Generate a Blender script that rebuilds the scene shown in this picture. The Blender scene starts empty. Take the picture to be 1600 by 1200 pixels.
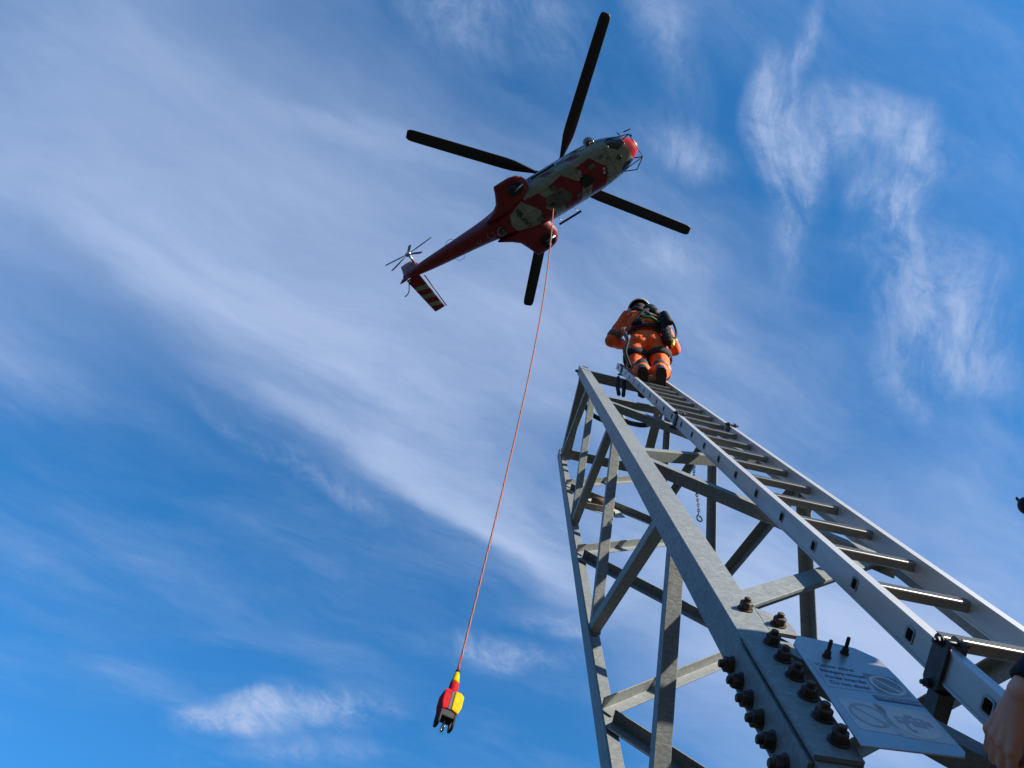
import bpy, bmesh, math, random
from mathutils import Vector, Matrix, Quaternion
from mathutils.geometry import tessellate_polygon
random.seed(7)
SC = bpy.context.scene
COL = SC.collection
# ------------------------------------------------------------------ camera frame
# The view axes (x right, y down, z into the view) expressed in the world, solved from
# the straightness and parallelism of the mast legs and the ladder rungs.
UP = Vector((-0.0493, -0.4709, 0.8808)).normalized()
XW = (Vector((1, 0, 0)) - UP * UP.x).normalized()
YW = UP.cross(XW)
C2W = Matrix((XW, YW, UP))
CAM = Vector((0.0, 0.0, 1.65))
R_M = Matrix(((0.95989249, -0.2427969, -0.14020011),
              (0.22605903, 0.96603075, -0.12522741),
              (0.16584245, 0.08851134, 0.9821721)))
T_M = Vector((0.43820184, 0.71279907, -0.18996742))
MAST = Matrix.Translation(CAM + C2W @ T_M) @ (C2W @ R_M).to_4x4()     # mast frame -> world
cd = bpy.data.cameras.new('camera'); cam = bpy.data.objects.new('camera', cd); COL.objects.link(cam)
B = Matrix((C2W @ Vector((1, 0, 0)), C2W @ Vector((0, -1, 0)), C2W @ Vector((0, 0, -1)))).transposed()
cam.matrix_world = Matrix.Translation(CAM) @ B.to_4x4()
cd.sensor_width = 36.0; cd.lens = 1160.136 / 1600 * 36; cd.shift_x = -0.1249
cd.clip_start = 0.05; cd.clip_end = 20000
SC.camera = cam
SC.render.resolution_x = 1024; SC.render.resolution_y = 768
SC.view_settings.view_transform = 'Standard'
SC.view_settings.look = 'None'
SC.view_settings.exposure = 0.83
SC.view_settings.gamma = 1.0
# ------------------------------------------------------------------ sun and sky
SUN = (MAST.to_3x3() @ Vector((1.0, -0.93, 0.31))).normalized()
sd = bpy.data.lights.new('sun', 'SUN'); sd.energy = 5.0; sd.angle = math.radians(0.53); sd.color = (1.0, 0.93, 0.80)
sun = bpy.data.objects.new('sun', sd); COL.objects.link(sun)
sun.rotation_euler = SUN.to_track_quat('Z', 'Y').to_euler(); sun.location = (0, 0, 30)
world = bpy.data.worlds.new('World'); SC.world = world; world.use_nodes = True
nt = world.node_tree; nt.nodes.clear()
def N(t, tree=None, **kw):
    n = (tree or nt).nodes.new(t)
    for k, v in kw.items(): setattr(n, k, v)
    return n
L = nt.links.new
def mth(op, a, b=None, c=None, clamp=False):
    n = N('ShaderNodeMath', operation=op); n.use_clamp = clamp
    for i, v in enumerate((a, b, c)):
        if v is None: continue
        if isinstance(v, (int, float)): n.inputs[i].default_value = v
        else: L(v, n.inputs[i])
    return n.outputs[0]
sky = N('ShaderNodeTexSky', sky_type='NISHITA'); sky.sun_disc = False
sky.sun_elevation = math.asin(SUN.z); sky.sun_rotation = math.atan2(SUN.x, SUN.y)
sky.altitude = 1500; sky.air_density = 1.0; sky.dust_density = 0.3; sky.ozone_density = 2.0
tint = N('ShaderNodeMix', data_type='RGBA', blend_type='MULTIPLY'); tint.inputs[0].default_value = 1.0
L(sky.outputs[0], tint.inputs[6]); tint.inputs[7].default_value = (SKYTINT := (0.62, 2.0, 2.75, 1))
# a cirrus layer: every direction is carried up to a level sheet of cloud overhead
tc = N('ShaderNodeTexCoord'); sp = N('ShaderNodeSeparateXYZ'); L(tc.outputs['Generated'], sp.inputs[0])
zc = mth('MAXIMUM', sp.outputs[2], 0.06)
cmb = N('ShaderNodeCombineXYZ'); L(mth('DIVIDE', sp.outputs[0], zc), cmb.inputs[0]); L(mth('DIVIDE', sp.outputs[1], zc), cmb.inputs[1])
def noise(vec, scale, detail=5, rough=0.55, dist=0.0, rot=0.0, st=(1, 1, 1), out=0):
    m = N('ShaderNodeMapping', vector_type='TEXTURE'); L(vec, m.inputs[0]); m.inputs[2].default_value = (0, 0, rot); m.inputs[3].default_value = st
    n = N('ShaderNodeTexNoise'); L(m.outputs[0], n.inputs['Vector']); n.inputs['Scale'].default_value = scale
    n.inputs['Detail'].default_value = detail; n.inputs['Roughness'].default_value = rough; n.inputs['Distortion'].default_value = dist
    return n.outputs[out]
def warp(vec, scale, amt, detail=3):
    c = noise(vec, scale, detail, out=1)
    s = N('ShaderNodeVectorMath', operation='SUBTRACT'); L(c, s.inputs[0]); s.inputs[1].default_value = (.5, .5, .5)
    k = N('ShaderNodeVectorMath', operation='SCALE'); L(s.outputs[0], k.inputs[0]); k.inputs[3].default_value = amt
    a = N('ShaderNodeVectorMath', operation='ADD'); L(vec, a.inputs[0]); L(k.outputs[0], a.inputs[1]); return a.outputs[0]
uv = cmb.outputs[0]
w1 = warp(warp(uv, 1.3, 0.16), 5.0, 0.07, 6)
STREAK = noise(w1, 2.6, 9, 0.60, 0.15, 0.55, (2.0, .8, 1))
FINE = noise(w1, 9.0, 10, 0.68, 0.3, 0.9, (1.3, .9, 1))
WISP = noise(w1, 5.5, 10, 0.66, 0.5, 1.35, (1.9, .75, 1))
HAZE = [(-0.6432, 0.194, 0.5462, 0.4203, 2.9429, 0.6), (-0.3426, 0.3534, 0.451, 0.3548, -2.5367, 0.42), (0.5391, 1.2486, 0.8208, 0.5506, -2.5088, 0.75), (0.1869, 0.9278, 0.4851, 0.3023, -2.5026, 0.3), (0.0017, 0.4799, 0.4246, 0.3084, -2.8816, 0.22), (0.6039, 0.801, 0.3395, 0.2182, -2.6546, 0.2)]
SOFT = [(-0.3216, 0.6948, 0.3788, 0.0448, -2.3836, 0.75), (-0.3727, 0.5242, 0.2574, 0.0383, -2.4117, 0.55), (-0.1995, 0.8107, 0.2433, 0.0391, -2.3801, 0.55), (0.4569, 1.0346, 0.4008, 0.1012, -2.5613, 0.6), (0.6181, 1.1799, 0.3546, 0.1116, -2.6175, 0.6), (0.2009, 0.9744, 0.278, 0.0712, -2.5476, 0.5), (-0.6651, 0.2594, 0.4536, 0.1712, -2.702, 0.5), (-0.3981, 0.4601, 0.4839, 0.1696, -2.4157, 0.62), (-0.2232, 0.73, 0.5225, 0.1417, -2.3839, 0.62), (-0.6279, 0.0815, 0.4012, 0.1832, 3.0521, 0.22), (-0.2433, 0.4032, 0.4064, 0.2182, -2.6285, 0.42), (0.0085, 0.6503, 0.5052, 0.337, -2.4893, 0.42), (-0.2825, 0.1975, 0.3512, 0.1703, -2.9596, 0.26), (0.2273, 1.0231, 0.5563, 0.2868, -2.5513, 0.85), (0.6381, 1.2173, 0.5279, 0.3421, -2.531, 0.8), (0.2699, 0.8157, 0.369, 0.2602, -2.6862, 0.5), (0.6656, 0.8746, 0.409, 0.1891, -2.6104, 0.48), (0.0954, 0.3804, 0.2613, 0.1671, -3.0958, 0.34), (0.0323, 0.2426, 0.1784, 0.1073, -2.7823, 0.24), (-0.8691, 0.4695, 0.2127, 0.1083, -2.5429, 0.25), (-0.0846, 0.8861, 0.2902, 0.0812, -2.3712, 0.45), (-0.3038, 0.6403, 0.3024, 0.0485, -2.4607, 0.45), (-0.4851, 0.5652, 0.2999, 0.0592, -2.3762, 0.35), (-0.3095, 0.1655, 0.2072, 0.0281, -2.8874, 0.4), (0.1789, 0.5612, 0.3438, 0.2433, -2.7954, 0.25)]
WISPS = [(0.2355, 0.056, 0.075, 0.0245, 1.9933, 0.95), (0.2115, 0.1538, 0.1278, 0.0496, -1.7584, 1.35), (0.2744, 0.1543, 0.0936, 0.0781, 2.8274, 1.1), (0.2548, 0.2112, 0.1085, 0.0506, -1.8745, 0.7), (0.323, 0.1389, 0.0717, 0.0614, -2.6173, 0.6), (0.3452, 0.2377, 0.0868, 0.0495, -2.2403, 0.6), (0.3872, 0.1712, 0.0823, 0.0556, -2.2119, 0.4), (0.4049, 0.278, 0.0806, 0.0418, -2.2387, 0.95), (0.4189, 0.2045, 0.1067, 0.072, -2.3293, 0.5), (0.4838, 0.4077, 0.2376, 0.1188, -2.333, 0.7), (0.5422, 0.5036, 0.2042, 0.0694, -2.5891, 0.65), (0.4353, 0.523, 0.1362, 0.0479, -2.1632, 0.6), (0.0999, 0.189, 0.0955, 0.0454, -2.7154, 0.6), (0.0764, 0.3325, 0.1195, 0.0569, -2.9342, 0.45), (-0.1647, 0.0271, 0.1132, 0.0863, -1.9574, 0.55), (-0.059, 0.0411, 0.1179, 0.0699, -1.6986, 0.35), (0.0573, 0.0413, 0.0908, 0.0609, -2.2218, 0.25), (0.09, 0.1143, 0.0884, 0.0481, -1.9869, 0.15), (-0.6978, 1.2318, 0.2151, 0.0841, 3.0562, 1.3), (-0.6858, 1.2072, 0.1253, 0.0741, 2.7019, 0.6), (-0.5214, 1.2301, 0.1339, 0.0853, -2.7855, 0.6), (-0.7777, 1.2378, 0.1289, 0.042, -2.8621, 0.8), (-0.2032, 1.1078, 0.2081, 0.0689, -2.8793, 0.6), (-0.6187, 1.3473, 0.2015, 0.0601, -3.0865, 0.35), (0.2349, 0.2802, 0.1449, 0.0439, -1.7521, 0.6), (-0.4759, 0.6587, 0.2724, 0.0349, -2.3812, 0.5), (-0.0686, 1.0404, 0.2011, 0.0639, -2.7184, 0.35)]

def blobsum(lst):
    tot = None
    for (cx, cy, ax, ay, ang, amp) in lst:
        m = N('ShaderNodeMapping', vector_type='TEXTURE'); L(w1, m.inputs[0])
        m.inputs[1].default_value = (cx, cy, 0); m.inputs[2].default_value = (0, 0, ang); m.inputs[3].default_value = (ax, ay, 1)
        g = N('ShaderNodeTexGradient', gradient_type='SPHERICAL'); L(m.outputs[0], g.inputs[0])
        s = N('ShaderNodeMapRange', interpolation_type='SMOOTHSTEP'); L(g.outputs[1], s.inputs[0]); s.inputs[4].default_value = amp
        tot = s.outputs[0] if tot is None else mth('ADD', tot, s.outputs[0])
    return tot
def remap(x, a, b, lo, hi):
    s = N('ShaderNodeMapRange'); L(x, s.inputs[0])
    for i, v in enumerate((a, b, lo, hi)): s.inputs[i + 1].default_value = v
    return s.outputs[0]
FIB = noise(warp(w1, 9.0, 0.03, 4), 6.0, 11, 0.66, 0.15, 0.62, (3.0, .55, 1))
FIBW = noise(warp(w1, 9.0, 0.05, 4), 7.0, 11, 0.66, 0.35, 1.45, (2.2, .6, 1))
soft = mth('MULTIPLY', blobsum(SOFT), mth('MULTIPLY', remap(STREAK, .34, .68, .30, 1.25), remap(FIB, .34, .66, .60, 1.40)))
wsp = mth('MULTIPLY', blobsum(WISPS), mth('MULTIPLY', mth('MULTIPLY', remap(WISP, .38, .64, .15, 1.35), remap(FIBW, .36, .66, .35, 1.5)), remap(FINE, .38, .62, .35, 1.6)))
veil = mth('MULTIPLY', mth('MULTIPLY', remap(STREAK, .42, .75, 0, .26), remap(FIB, .36, .68, .2, 1.7)), remap(FINE, .3, .7, .6, 1.3))
dens = mth('ADD', mth('ADD', soft, wsp), mth('ADD', veil, mth('MULTIPLY', blobsum(HAZE), remap(STREAK, .3, .7, .75, 1.2))))
dens = mth('SUBTRACT', 1.0, mth('EXPONENT', mth('MULTIPLY', dens, -1.05)), clamp=True)
mix = N('ShaderNodeMix', data_type='RGBA'); L(dens, mix.inputs[0]); L(tint.outputs[2], mix.inputs[6])
mix.inputs[7].default_value = (CLOUDCOL := (4.9, 6.15, 8.9, 1))
bg = N('ShaderNodeBackground'); L(mix.outputs[2], bg.inputs[0]); bg.inputs[1].default_value = (SKYSTR := 0.0535)
wo = N('ShaderNodeOutputWorld'); L(bg.outputs[0], wo.inputs[0])
# ------------------------------------------------------------------ helpers
def tag(o, label=None, cat=None, group=None, kind=None):
    for k, v in (('label', label), ('category', cat), ('group', group), ('kind', kind)):
        if v: o[k] = v
    return o
def thing(name, label, cat, mat=None, group=None):
    o = bpy.data.objects.new(name, None); COL.objects.link(o); o.empty_display_size = 0.1
    if mat is not None: o.matrix_world = mat
    return tag(o, label, cat, group)
def obj(name, bm, mat, parent=None, smooth=False, bevel=0.0, label=None):
    me = bpy.data.meshes.new(name)
    bmesh.ops.recalc_face_normals(bm, faces=bm.faces[:])
    bm.to_mesh(me); bm.free()
    for m in (mat if isinstance(mat, (list, tuple)) else [mat]): me.materials.append(m)
    if smooth:
        for p in me.polygons: p.use_smooth = True
    o = bpy.data.objects.new(name, me); COL.objects.link(o)
    if parent: o.parent = parent
    if bevel:
        b = o.modifiers.new('bevel', 'BEVEL'); b.width = bevel; b.segments = 2; b.limit_method = 'ANGLE'; b.angle_limit = math.radians(40)
        b.harden_normals = False
    if label: o['label'] = label
    return o
def nb(): return bmesh.new()
def frame(d, up=None):
    d = Vector(d).normalized(); up = Vector(up) if up is not None else (Vector((0, 0, 1)) if abs(d.z) < .95 else Vector((1, 0, 0)))
    s = d.cross(up).normalized(); u = s.cross(d).normalized(); return d, s, u
def prism(bm, a, b, pts, ex, ey, mi=0):
    """extrude polygon pts (in ex,ey) from a to b"""
    a = Vector(a); b = Vector(b); ex = Vector(ex); ey = Vector(ey)
    A = [bm.verts.new(a + ex * p[0] + ey * p[1]) for p in pts]; Bv = [bm.verts.new(b + ex * p[0] + ey * p[1]) for p in pts]
    n = len(pts); fs = []
    for i in range(n): fs.append(bm.faces.new((A[i], A[(i + 1) % n], Bv[(i + 1) % n], Bv[i])))
    tri = tessellate_polygon([[Vector((p[0], p[1], 0)) for p in pts]])
    for t in tri:
        fs.append(bm.faces.new([A[i] for i in t])); fs.append(bm.faces.new([Bv[i] for i in t]))
    for f in fs: f.material_index = mi
    return fs
def box(bm, lo, hi, mi=0):
    x0, y0, z0 = lo; x1, y1, z1 = hi
    return prism(bm, (0, 0, z0), (0, 0, z1), [(x0, y0), (x1, y0), (x1, y1), (x0, y1)], (1, 0, 0), (0, 1, 0), mi)
def angle_bar(bm, a, b, e1, e2, w, t, r=0.0):
    """L profile: flange one along e1, flange two along e2, corner on the line a-b"""
    prism(bm, a, b, [(0, 0), (w, 0), (w, t), (t, t), (t, w), (0, w)], e1, e2)
def tube(bm, pts, rad, seg=8, caps=True, mi=0):
    pts = [Vector(p) for p in pts]; rings = []
    n = len(pts); rads = rad if isinstance(rad, (list, tuple)) else [rad] * n
    prev = None
    for i, p in enumerate(pts):
        d = (pts[min(i + 1, n - 1)] - pts[max(i - 1, 0)]).normalized()
        if prev is None: _, s, u = frame(d)
        else:
            s = (prev - d * prev.dot(d)).normalized(); u = s.cross(d).normalized()
        prev = s
        rings.append([bm.verts.new(p + (s * math.cos(2 * math.pi * k / seg) + u * math.sin(2 * math.pi * k / seg)) * rads[i]) for k in range(seg)])
    for i in range(n - 1):
        for k in range(seg):
            f = bm.faces.new((rings[i][k], rings[i][(k + 1) % seg], rings[i + 1][(k + 1) % seg], rings[i + 1][k])); f.material_index = mi; f.smooth = True
    if caps:
        for r in (rings[0], rings[-1]):
            f = bm.faces.new(r); f.material_index = mi
def loft(bm, rings, close=True, caps=True, mi=0):
    R = [[bm.verts.new(Vector(p)) for p in r] for r in rings]; n = len(R[0]); fs = []
    for i in range(len(R) - 1):
        for k in range(n if close else n - 1):
            f = bm.faces.new((R[i][k], R[i][(k + 1) % n], R[i + 1][(k + 1) % n], R[i + 1][k])); f.material_index = mi; f.smooth = True; fs.append(f)
    if caps:
        for r in (R[0], R[-1]):
            f = bm.faces.new(r); f.material_index = mi; fs.append(f)
    return fs
def catmull(P, n=8):
    P = [Vector(p) for p in P]; P = [P[0] * 2 - P[1]] + P + [P[-1] * 2 - P[-2]]; out = []
    for i in range(1, len(P) - 2):
        for k in range(n):
            t = k / n; a, b, c, d = P[i - 1], P[i], P[i + 1], P[i + 2]
            out.append(.5 * ((2 * b) + (c - a) * t + (2 * a - 5 * b + 4 * c - d) * t * t + (-a + 3 * b - 3 * c + d) * t ** 3))
    out.append(P[-2]); return out
# ------------------------------------------------------------------ materials
def mat(name, col, rough=0.6, metal=0.0, var=0.0, scale=8.0, bump=0.0, spec=0.5, col2=None, stretch=None, noise_detail=6, lo=.35, hi=.65, coords='Object', bscale=None, coat=0):
    m = bpy.data.materials.new(name); m.use_nodes = True; t = m.node_tree; b = t.nodes['Principled BSDF']
    b.inputs['Base Color'].default_value = (*col, 1); b.inputs['Roughness'].default_value = rough; b.inputs['Metallic'].default_value = metal
    b.inputs['Specular IOR Level'].default_value = spec
    if coat: b.inputs['Coat Weight'].default_value = coat
    if var or bump or col2:
        tcn = t.nodes.new('ShaderNodeTexCoord'); mp = t.nodes.new('ShaderNodeMapping'); t.links.new(tcn.outputs[coords], mp.inputs[0])
        if stretch: mp.inputs[3].default_value = stretch
        n = t.nodes.new('ShaderNodeTexNoise'); t.links.new(mp.outputs[0], n.inputs['Vector']); n.inputs['Scale'].default_value = scale
        n.inputs['Detail'].default_value = noise_detail; n.inputs['Roughness'].default_value = .6
        r = t.nodes.new('ShaderNodeValToRGB'); t.links.new(n.outputs[0], r.inputs[0])
        c2 = col2 or tuple(c * (1 - var) for c in col)
        r.color_ramp.elements[0].position = lo; r.color_ramp.elements[1].position = hi
        r.color_ramp.elements[0].color = (*c2, 1); r.color_ramp.elements[1].color = (*col, 1)
        t.links.new(r.outputs[0], b.inputs['Base Color'])
        rr = t.nodes.new('ShaderNodeMapRange'); t.links.new(n.outputs[0], rr.inputs[0]); rr.inputs[3].default_value = min(1, rough * 1.2); rr.inputs[4].default_value = rough * .85
        t.links.new(rr.outputs[0], b.inputs['Roughness'])
        if bump:
            n2 = t.nodes.new('ShaderNodeTexNoise'); t.links.new(mp.outputs[0], n2.inputs['Vector']); n2.inputs['Scale'].default_value = bscale or scale * 3; n2.inputs['Detail'].default_value = 5
            bp = t.nodes.new('ShaderNodeBump'); bp.inputs['Strength'].default_value = bump; bp.inputs['Distance'].default_value = 0.01
            t.links.new(n2.outputs[0], bp.inputs['Height']); t.links.new(bp.outputs[0], b.inputs['Normal'])
    return m
def galv(name, base=(.212, .226, .224), flake=(.275, .290, .283), dull=(.160, .172, .174)):
    """hot-dip galvanised steel: zinc spangle, long run marks, dull stains"""
    m = bpy.data.materials.new(name); m.use_nodes = True; t = m.node_tree; b = t.nodes['Principled BSDF']
    def nn(ty, **k):
        n = t.nodes.new(ty)
        for a, v in k.items(): setattr(n, a, v)
        return n
    tcn = nn('ShaderNodeTexCoord')
    def nz(sc, st, det=5, dist=0.0, rot=(0, 0, 0)):
        mp = nn('ShaderNodeMapping'); t.links.new(tcn.outputs['Object'], mp.inputs[0]); mp.inputs[3].default_value = st; mp.inputs[2].default_value = rot
        n = nn('ShaderNodeTexNoise'); t.links.new(mp.outputs[0], n.inputs['Vector']); n.inputs['Scale'].default_value = sc; n.inputs['Detail'].default_value = det
        n.inputs['Distortion'].default_value = dist; n.inputs['Roughness'].default_value = .65; return n.outputs[0]
    big = nz(3.0, (1, 1, .6)); run = nz(30, (1.0, 1.0, 2.6), 6, 1.2, (.5, .3, 0)); 
    vo = nn('ShaderNodeTexVoronoi'); vo.inputs['Scale'].default_value = 90; t.links.new(tcn.outputs['Object'], vo.inputs['Vector'])
    vs = nn('ShaderNodeSeparateColor'); t.links.new(vo.outputs['Color'], vs.inputs[0])
    r1 = nn('ShaderNodeValToRGB'); t.links.new(big, r1.inputs[0]); r1.color_ramp.elements[0].position = .3; r1.color_ramp.elements[1].position = .72
    r1.color_ramp.elements[0].color = (*dull, 1); r1.color_ramp.elements[1].color = (*base, 1)
    mx = nn('ShaderNodeMix', data_type='RGBA'); t.links.new(r1.outputs[0], mx.inputs[6]); mx.inputs[7].default_value = (*flake, 1)
    rm = nn('ShaderNodeMapRange'); t.links.new(run, rm.inputs[0]); rm.inputs[1].default_value = .45; rm.inputs[2].default_value = .68; rm.inputs[4].default_value = .75
    t.links.new(rm.outputs[0], mx.inputs[0])
    m2 = nn('ShaderNodeMix', data_type='RGBA', blend_type='MULTIPLY'); m2.inputs[0].default_value = .30; t.links.new(mx.outputs[2], m2.inputs[6]); 
    vr = nn('ShaderNodeMapRange'); t.links.new(vs.outputs[0], vr.inputs[0]); vr.inputs[3].default_value = .78; vr.inputs[4].default_value = 1.08
    t.links.new(vr.outputs[0], m2.inputs[7]); t.links.new(m2.outputs[2], b.inputs['Base Color'])
    rr = nn('ShaderNodeMapRange'); t.links.new(vs.outputs[1], rr.inputs[0]); rr.inputs[3].default_value = .42; rr.inputs[4].default_value = .62; t.links.new(rr.outputs[0], b.inputs['Roughness'])
    b.inputs['Metallic'].default_value = .18
    bp = nn('ShaderNodeBump'); bp.inputs['Strength'].default_value = .35; bp.inputs['Distance'].default_value = .004; t.links.new(run, bp.inputs['Height']); t.links.new(bp.outputs[0], b.inputs['Normal'])
    return m
GALV = galv('galvanised_steel')
ALU = mat('ladder_aluminium', (.54, .535, .53), .45, .55, var=.20, scale=14, bump=.04, stretch=(1, 1, .12), bscale=120)
ALUR = mat('rung_aluminium', (.36, .355, .33), .36, .85, var=.2, scale=20, stretch=(.15, 1, 1))
RUST = mat('weathered_bolt_steel', (.10, .060, .042), .6, .3, col2=(.035, .026, .022), scale=60, bump=.15)
BLKST = mat('blackened_steel', (.08, .08, .085), .5, .5, var=.4, scale=30)
DARKH = mat('rung_hollow', (.02, .02, .02), .9)
RUBBER = mat('black_rubber', (.02, .02, .02), .75, var=.3, scale=20)
WEB = mat('black_webbing', (.022, .021, .024), .85, var=.4, scale=60, bump=.2)
GRASS = mat('dark_alpine_turf', (.022, .027, .021), .95, col2=(.014, .017, .013), scale=1.2, bump=.5)
# ------------------------------------------------------------------ ground
bm = nb()
bmesh.ops.create_grid(bm, x_segments=1, y_segments=1, size=.001)
bm.clear(); rs = [0, .3, .6, .9, 1.2, 1.6, 2.0, 2.6, 3.4, 4.5, 6, 9, 15, 30, 80, 300, 1200, 6000]; cx_, cy_ = 1.15, .95; rr_ = []
for r in rs[1:]: rr_.append([bm.verts.new((cx_ + r * math.cos(2 * math.pi * k / 40), cy_ + r * math.sin(2 * math.pi * k / 40), 1.28 * math.exp(-max(0, r - .35) ** 2 / .55))) for k in range(40)])
bm.faces.new(rr_[0])
for i in range(len(rr_) - 1):
    for k in range(40): bm.faces.new((rr_[i][k], rr_[i][(k + 1) % 40], rr_[i + 1][(k + 1) % 40], rr_[i + 1][k])).smooth = True
g = obj('ground', bm, GRASS); tag(g, kind='structure')
# unseen hill ring below the view, added to block bright horizon light
bm = nb(); rows = []
def ridge(a): return 1.0 + .22 * math.sin(3 * a + 1) + .13 * math.sin(7 * a + 2) + .07 * math.sin(15 * a)
for r, h in ((500, -20), (700, 60), (1000, 210), (1300, 380), (1600, 560), (1800, 600), (2300, 380)):
    rows.append([Vector((r * math.cos(a), r * math.sin(a), (h * ridge(a) if h > 0 else h) + random.uniform(-8, 8))) for a in [2 * math.pi * k / 120 for k in range(120)]])
loft(bm, rows, caps=False); hl = obj('horizon_blocker_hills', bm, mat('horizon_blocker_dark', (.028, .035, .022), .95, col2=(.015, .02, .014), scale=.01)); tag(hl, kind='structure')
# ------------------------------------------------------------------ lattice mast
S = 0.8619; W = 0.080; TT = 0.008; ZT = 7.0
zb = -1.62                                            # legs run down to the footings
base = Vector((S / 2, S / 2, zb))
mast = thing('lattice_mast', 'leaning galvanised steel lattice mast with bolted leg splice, ladder fixed along it', 'mast', MAST @ Matrix.Translation(base))
def mobj(name, bm, m, parent=mast, **k):
    off = base
    bmesh.ops.translate(bm, verts=bm.verts[:], vec=-off)
    return obj(name, bm, m, parent, **k)
corners = {'A': ((0, 0), (1, 1)), 'B': ((0, S), (1, -1)), 'C': ((S, S), (-1, -1)), 'D': ((S, 0), (-1, 1))}
for c, ((x, y), (sx, sy)) in corners.items():
    bm = nb(); angle_bar(bm, (x, y, zb), (x, y, ZT + (.06 if c == 'A' else .03)), (sx, 0, 0), (0, sy, 0), W, TT)
    mobj('leg', bm, GALV, bevel=.0015)
faces = {  # origin, along direction, inward normal
    'AB': (Vector((0, 0, 0)), Vector((0, 1, 0)), Vector((1, 0, 0))),
    'AD': (Vector((0, 0, 0)), Vector((1, 0, 0)), Vector((0, 1, 0))),
    'BC': (Vector((0, S, 0)), Vector((1, 0, 0)), Vector((0, -1, 0))),
    'DC': (Vector((S, 0, 0)), Vector((0, 1, 0)), Vector((-1, 0, 0)))}
def brace(face, u0, z0, u1, z1, w=.05, t=.005, lower=True, depth=None, name='brace'):
    o, al, n = faces[face]
    a = o + al * u0 + Vector((0, 0, z0)); b = o + al * u1 + Vector((0, 0, z1))
    d = (b - a).normalized(); q = n.cross(d).normalized()
    if q.z < 0: q = -q
    dp = TT + .0015 if depth is None else depth
    a = a + n * dp; b = b + n * dp
    if lower: a -= q * w / 2; b -= q * w / 2; e = q
    else: a += q * w / 2; b += q * w / 2; e = -q
    bm = nb(); angle_bar(bm, a, b, e, n, w, t); return mobj(name, bm, GALV, bevel=.001)
e = .045
AB = [(e, 6.00, S-e, 6.82), (e, 5.78, S-e, 5.02), (e, 4.33, S-e, 4.93), (e, 4.17, S-e, 3.38), (e, 2.66, S-e, 3.42), (e, 2.50, S-e, 1.86), (e, .98, S-e, 1.76), (e, .82, S-e, .1), (e, -.7, S-e, .0)]
AD = [(e, 5.24, S-e, 5.42), (e, 5.12, S-e, 4.22), (e, 3.56, S-e, 4.06), (e, 3.47, S-e, 2.55), (e, 1.90, S-e, 2.64), (e, 1.80, S-e, .95), (e, .25, S-e, .86), (e, .15, S-e, -.7)]
BC = [(e, 5.98, S-e, 6.78), (e, 5.86, S-e, 5.22), (e, 4.48, S-e, 5.12), (e, 4.40, S-e, 3.62), (e, 2.84, S-e, 3.56), (e, 2.76, S-e, 2.02), (e, 1.2, S-e, 1.92), (e, 1.1, S-e, .4), (e, -.5, S-e, .3)]
DC = [(e, 6.84, S-e, 6.06), (e, 5.14, S-e, 5.92), (e, 5.18, S-e, 4.42), (e, 3.56, S-e, 4.28), (e, 3.46, S-e, 2.78), (e, 1.96, S-e, 2.66), (e, 1.86, S-e, 1.16), (e, .3, S-e, 1.05), (e, .2, S-e, -.5)]
for fc, lst in (('AB', AB), ('AD', AD), ('BC', BC), ('DC', DC)):
    for i, (u0, z0, u1, z1) in enumerate(lst):
        heavy = fc == 'AD' and i in (4, 6)
        brace(fc, u0, z0, u1, z1, w=.064 if heavy else (.046 if fc == 'AB' else .05), t=.009 if heavy else .005, lower=(fc in ('AB', 'AD')) and not heavy, depth=TT + .0015 + (.0062 if i % 2 else 0))
for fc in ('AB', 'AD', 'BC', 'DC'):
    brace(fc, W - .06 if fc in ('AB', 'DC') else .012, ZT - .03, S - .012, ZT - .03, w=.085, t=.007, lower=True, depth=TT + .0145, name='top_rail')
# bolts: washer, hexagon nut, threaded end
def bolt(p, n, d=.026, h=.0155, stud=.009, roll=0.0, parent=mast, off=base, name='bolt', m=RUST):
    p = Vector(p); n = Vector(n).normalized(); _, s, u = frame(n); bm = nb()
    def ring(r, hh, k, ph=0): return [p + n * hh + (s * math.cos(2 * math.pi * i / k + ph) + u * math.sin(2 * math.pi * i / k + ph)) * r for i in range(k)]
    loft(bm, [ring(d * .70, 0, 20), ring(d * .70, .003, 20)]); 
    loft(bm, [ring(d * .577, .003, 6, roll), ring(d * .577, .003 + h * .86, 6, roll), ring(d * .50, .003 + h, 6, roll)])
    loft(bm, [ring(d * .30, .003 + h * .9, 14), ring(d * .30, .003 + h + stud * .85, 14), ring(d * .24, .003 + h + stud, 14)])
    for f in bm.faces: f.smooth = False
    if off is not None: bmesh.ops.translate(bm, verts=bm.verts[:], vec=-off)
    return obj(name, bm, m, parent, bevel=.0006)
# splice cover plates on the near leg
bm = nb(); box(bm, (-.004, -.0095, 1.298), (.0785, -.0012, 1.672)); mobj('splice_plate', bm, GALV, bevel=.0015)
bm = nb(); box(bm, (-.0095, .004, 1.298), (-.0012, .079, 1.70)); mobj('splice_plate', bm, GALV, bevel=.0015)
for k in range(6): bolt((.053, -.0097, 1.664 - .0645 * k), (0, -1, 0), roll=random.random())
for k in range(6): bolt((-.0097, .054, 1.676 - .0625 * k), (-1, 0, 0), roll=random.random())
bolt((.053, -.0002, 1.842), (0, -1, 0), roll=.4)
# gusset on the sunlit face
bm = nb(); prism(bm, (0, .0093, 0), (0, .0, 0), [(.0805, 1.866), (.12, 1.84), (.147, 1.806), (.145, 1.748), (.0805, 1.748)], (1, 0, 0), (0, 0, 1)); mobj('gusset_plate', bm, GALV, bevel=.0012)
bolt((.112, -.0002, 1.787), (0, -1, 0), roll=.1)
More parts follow.
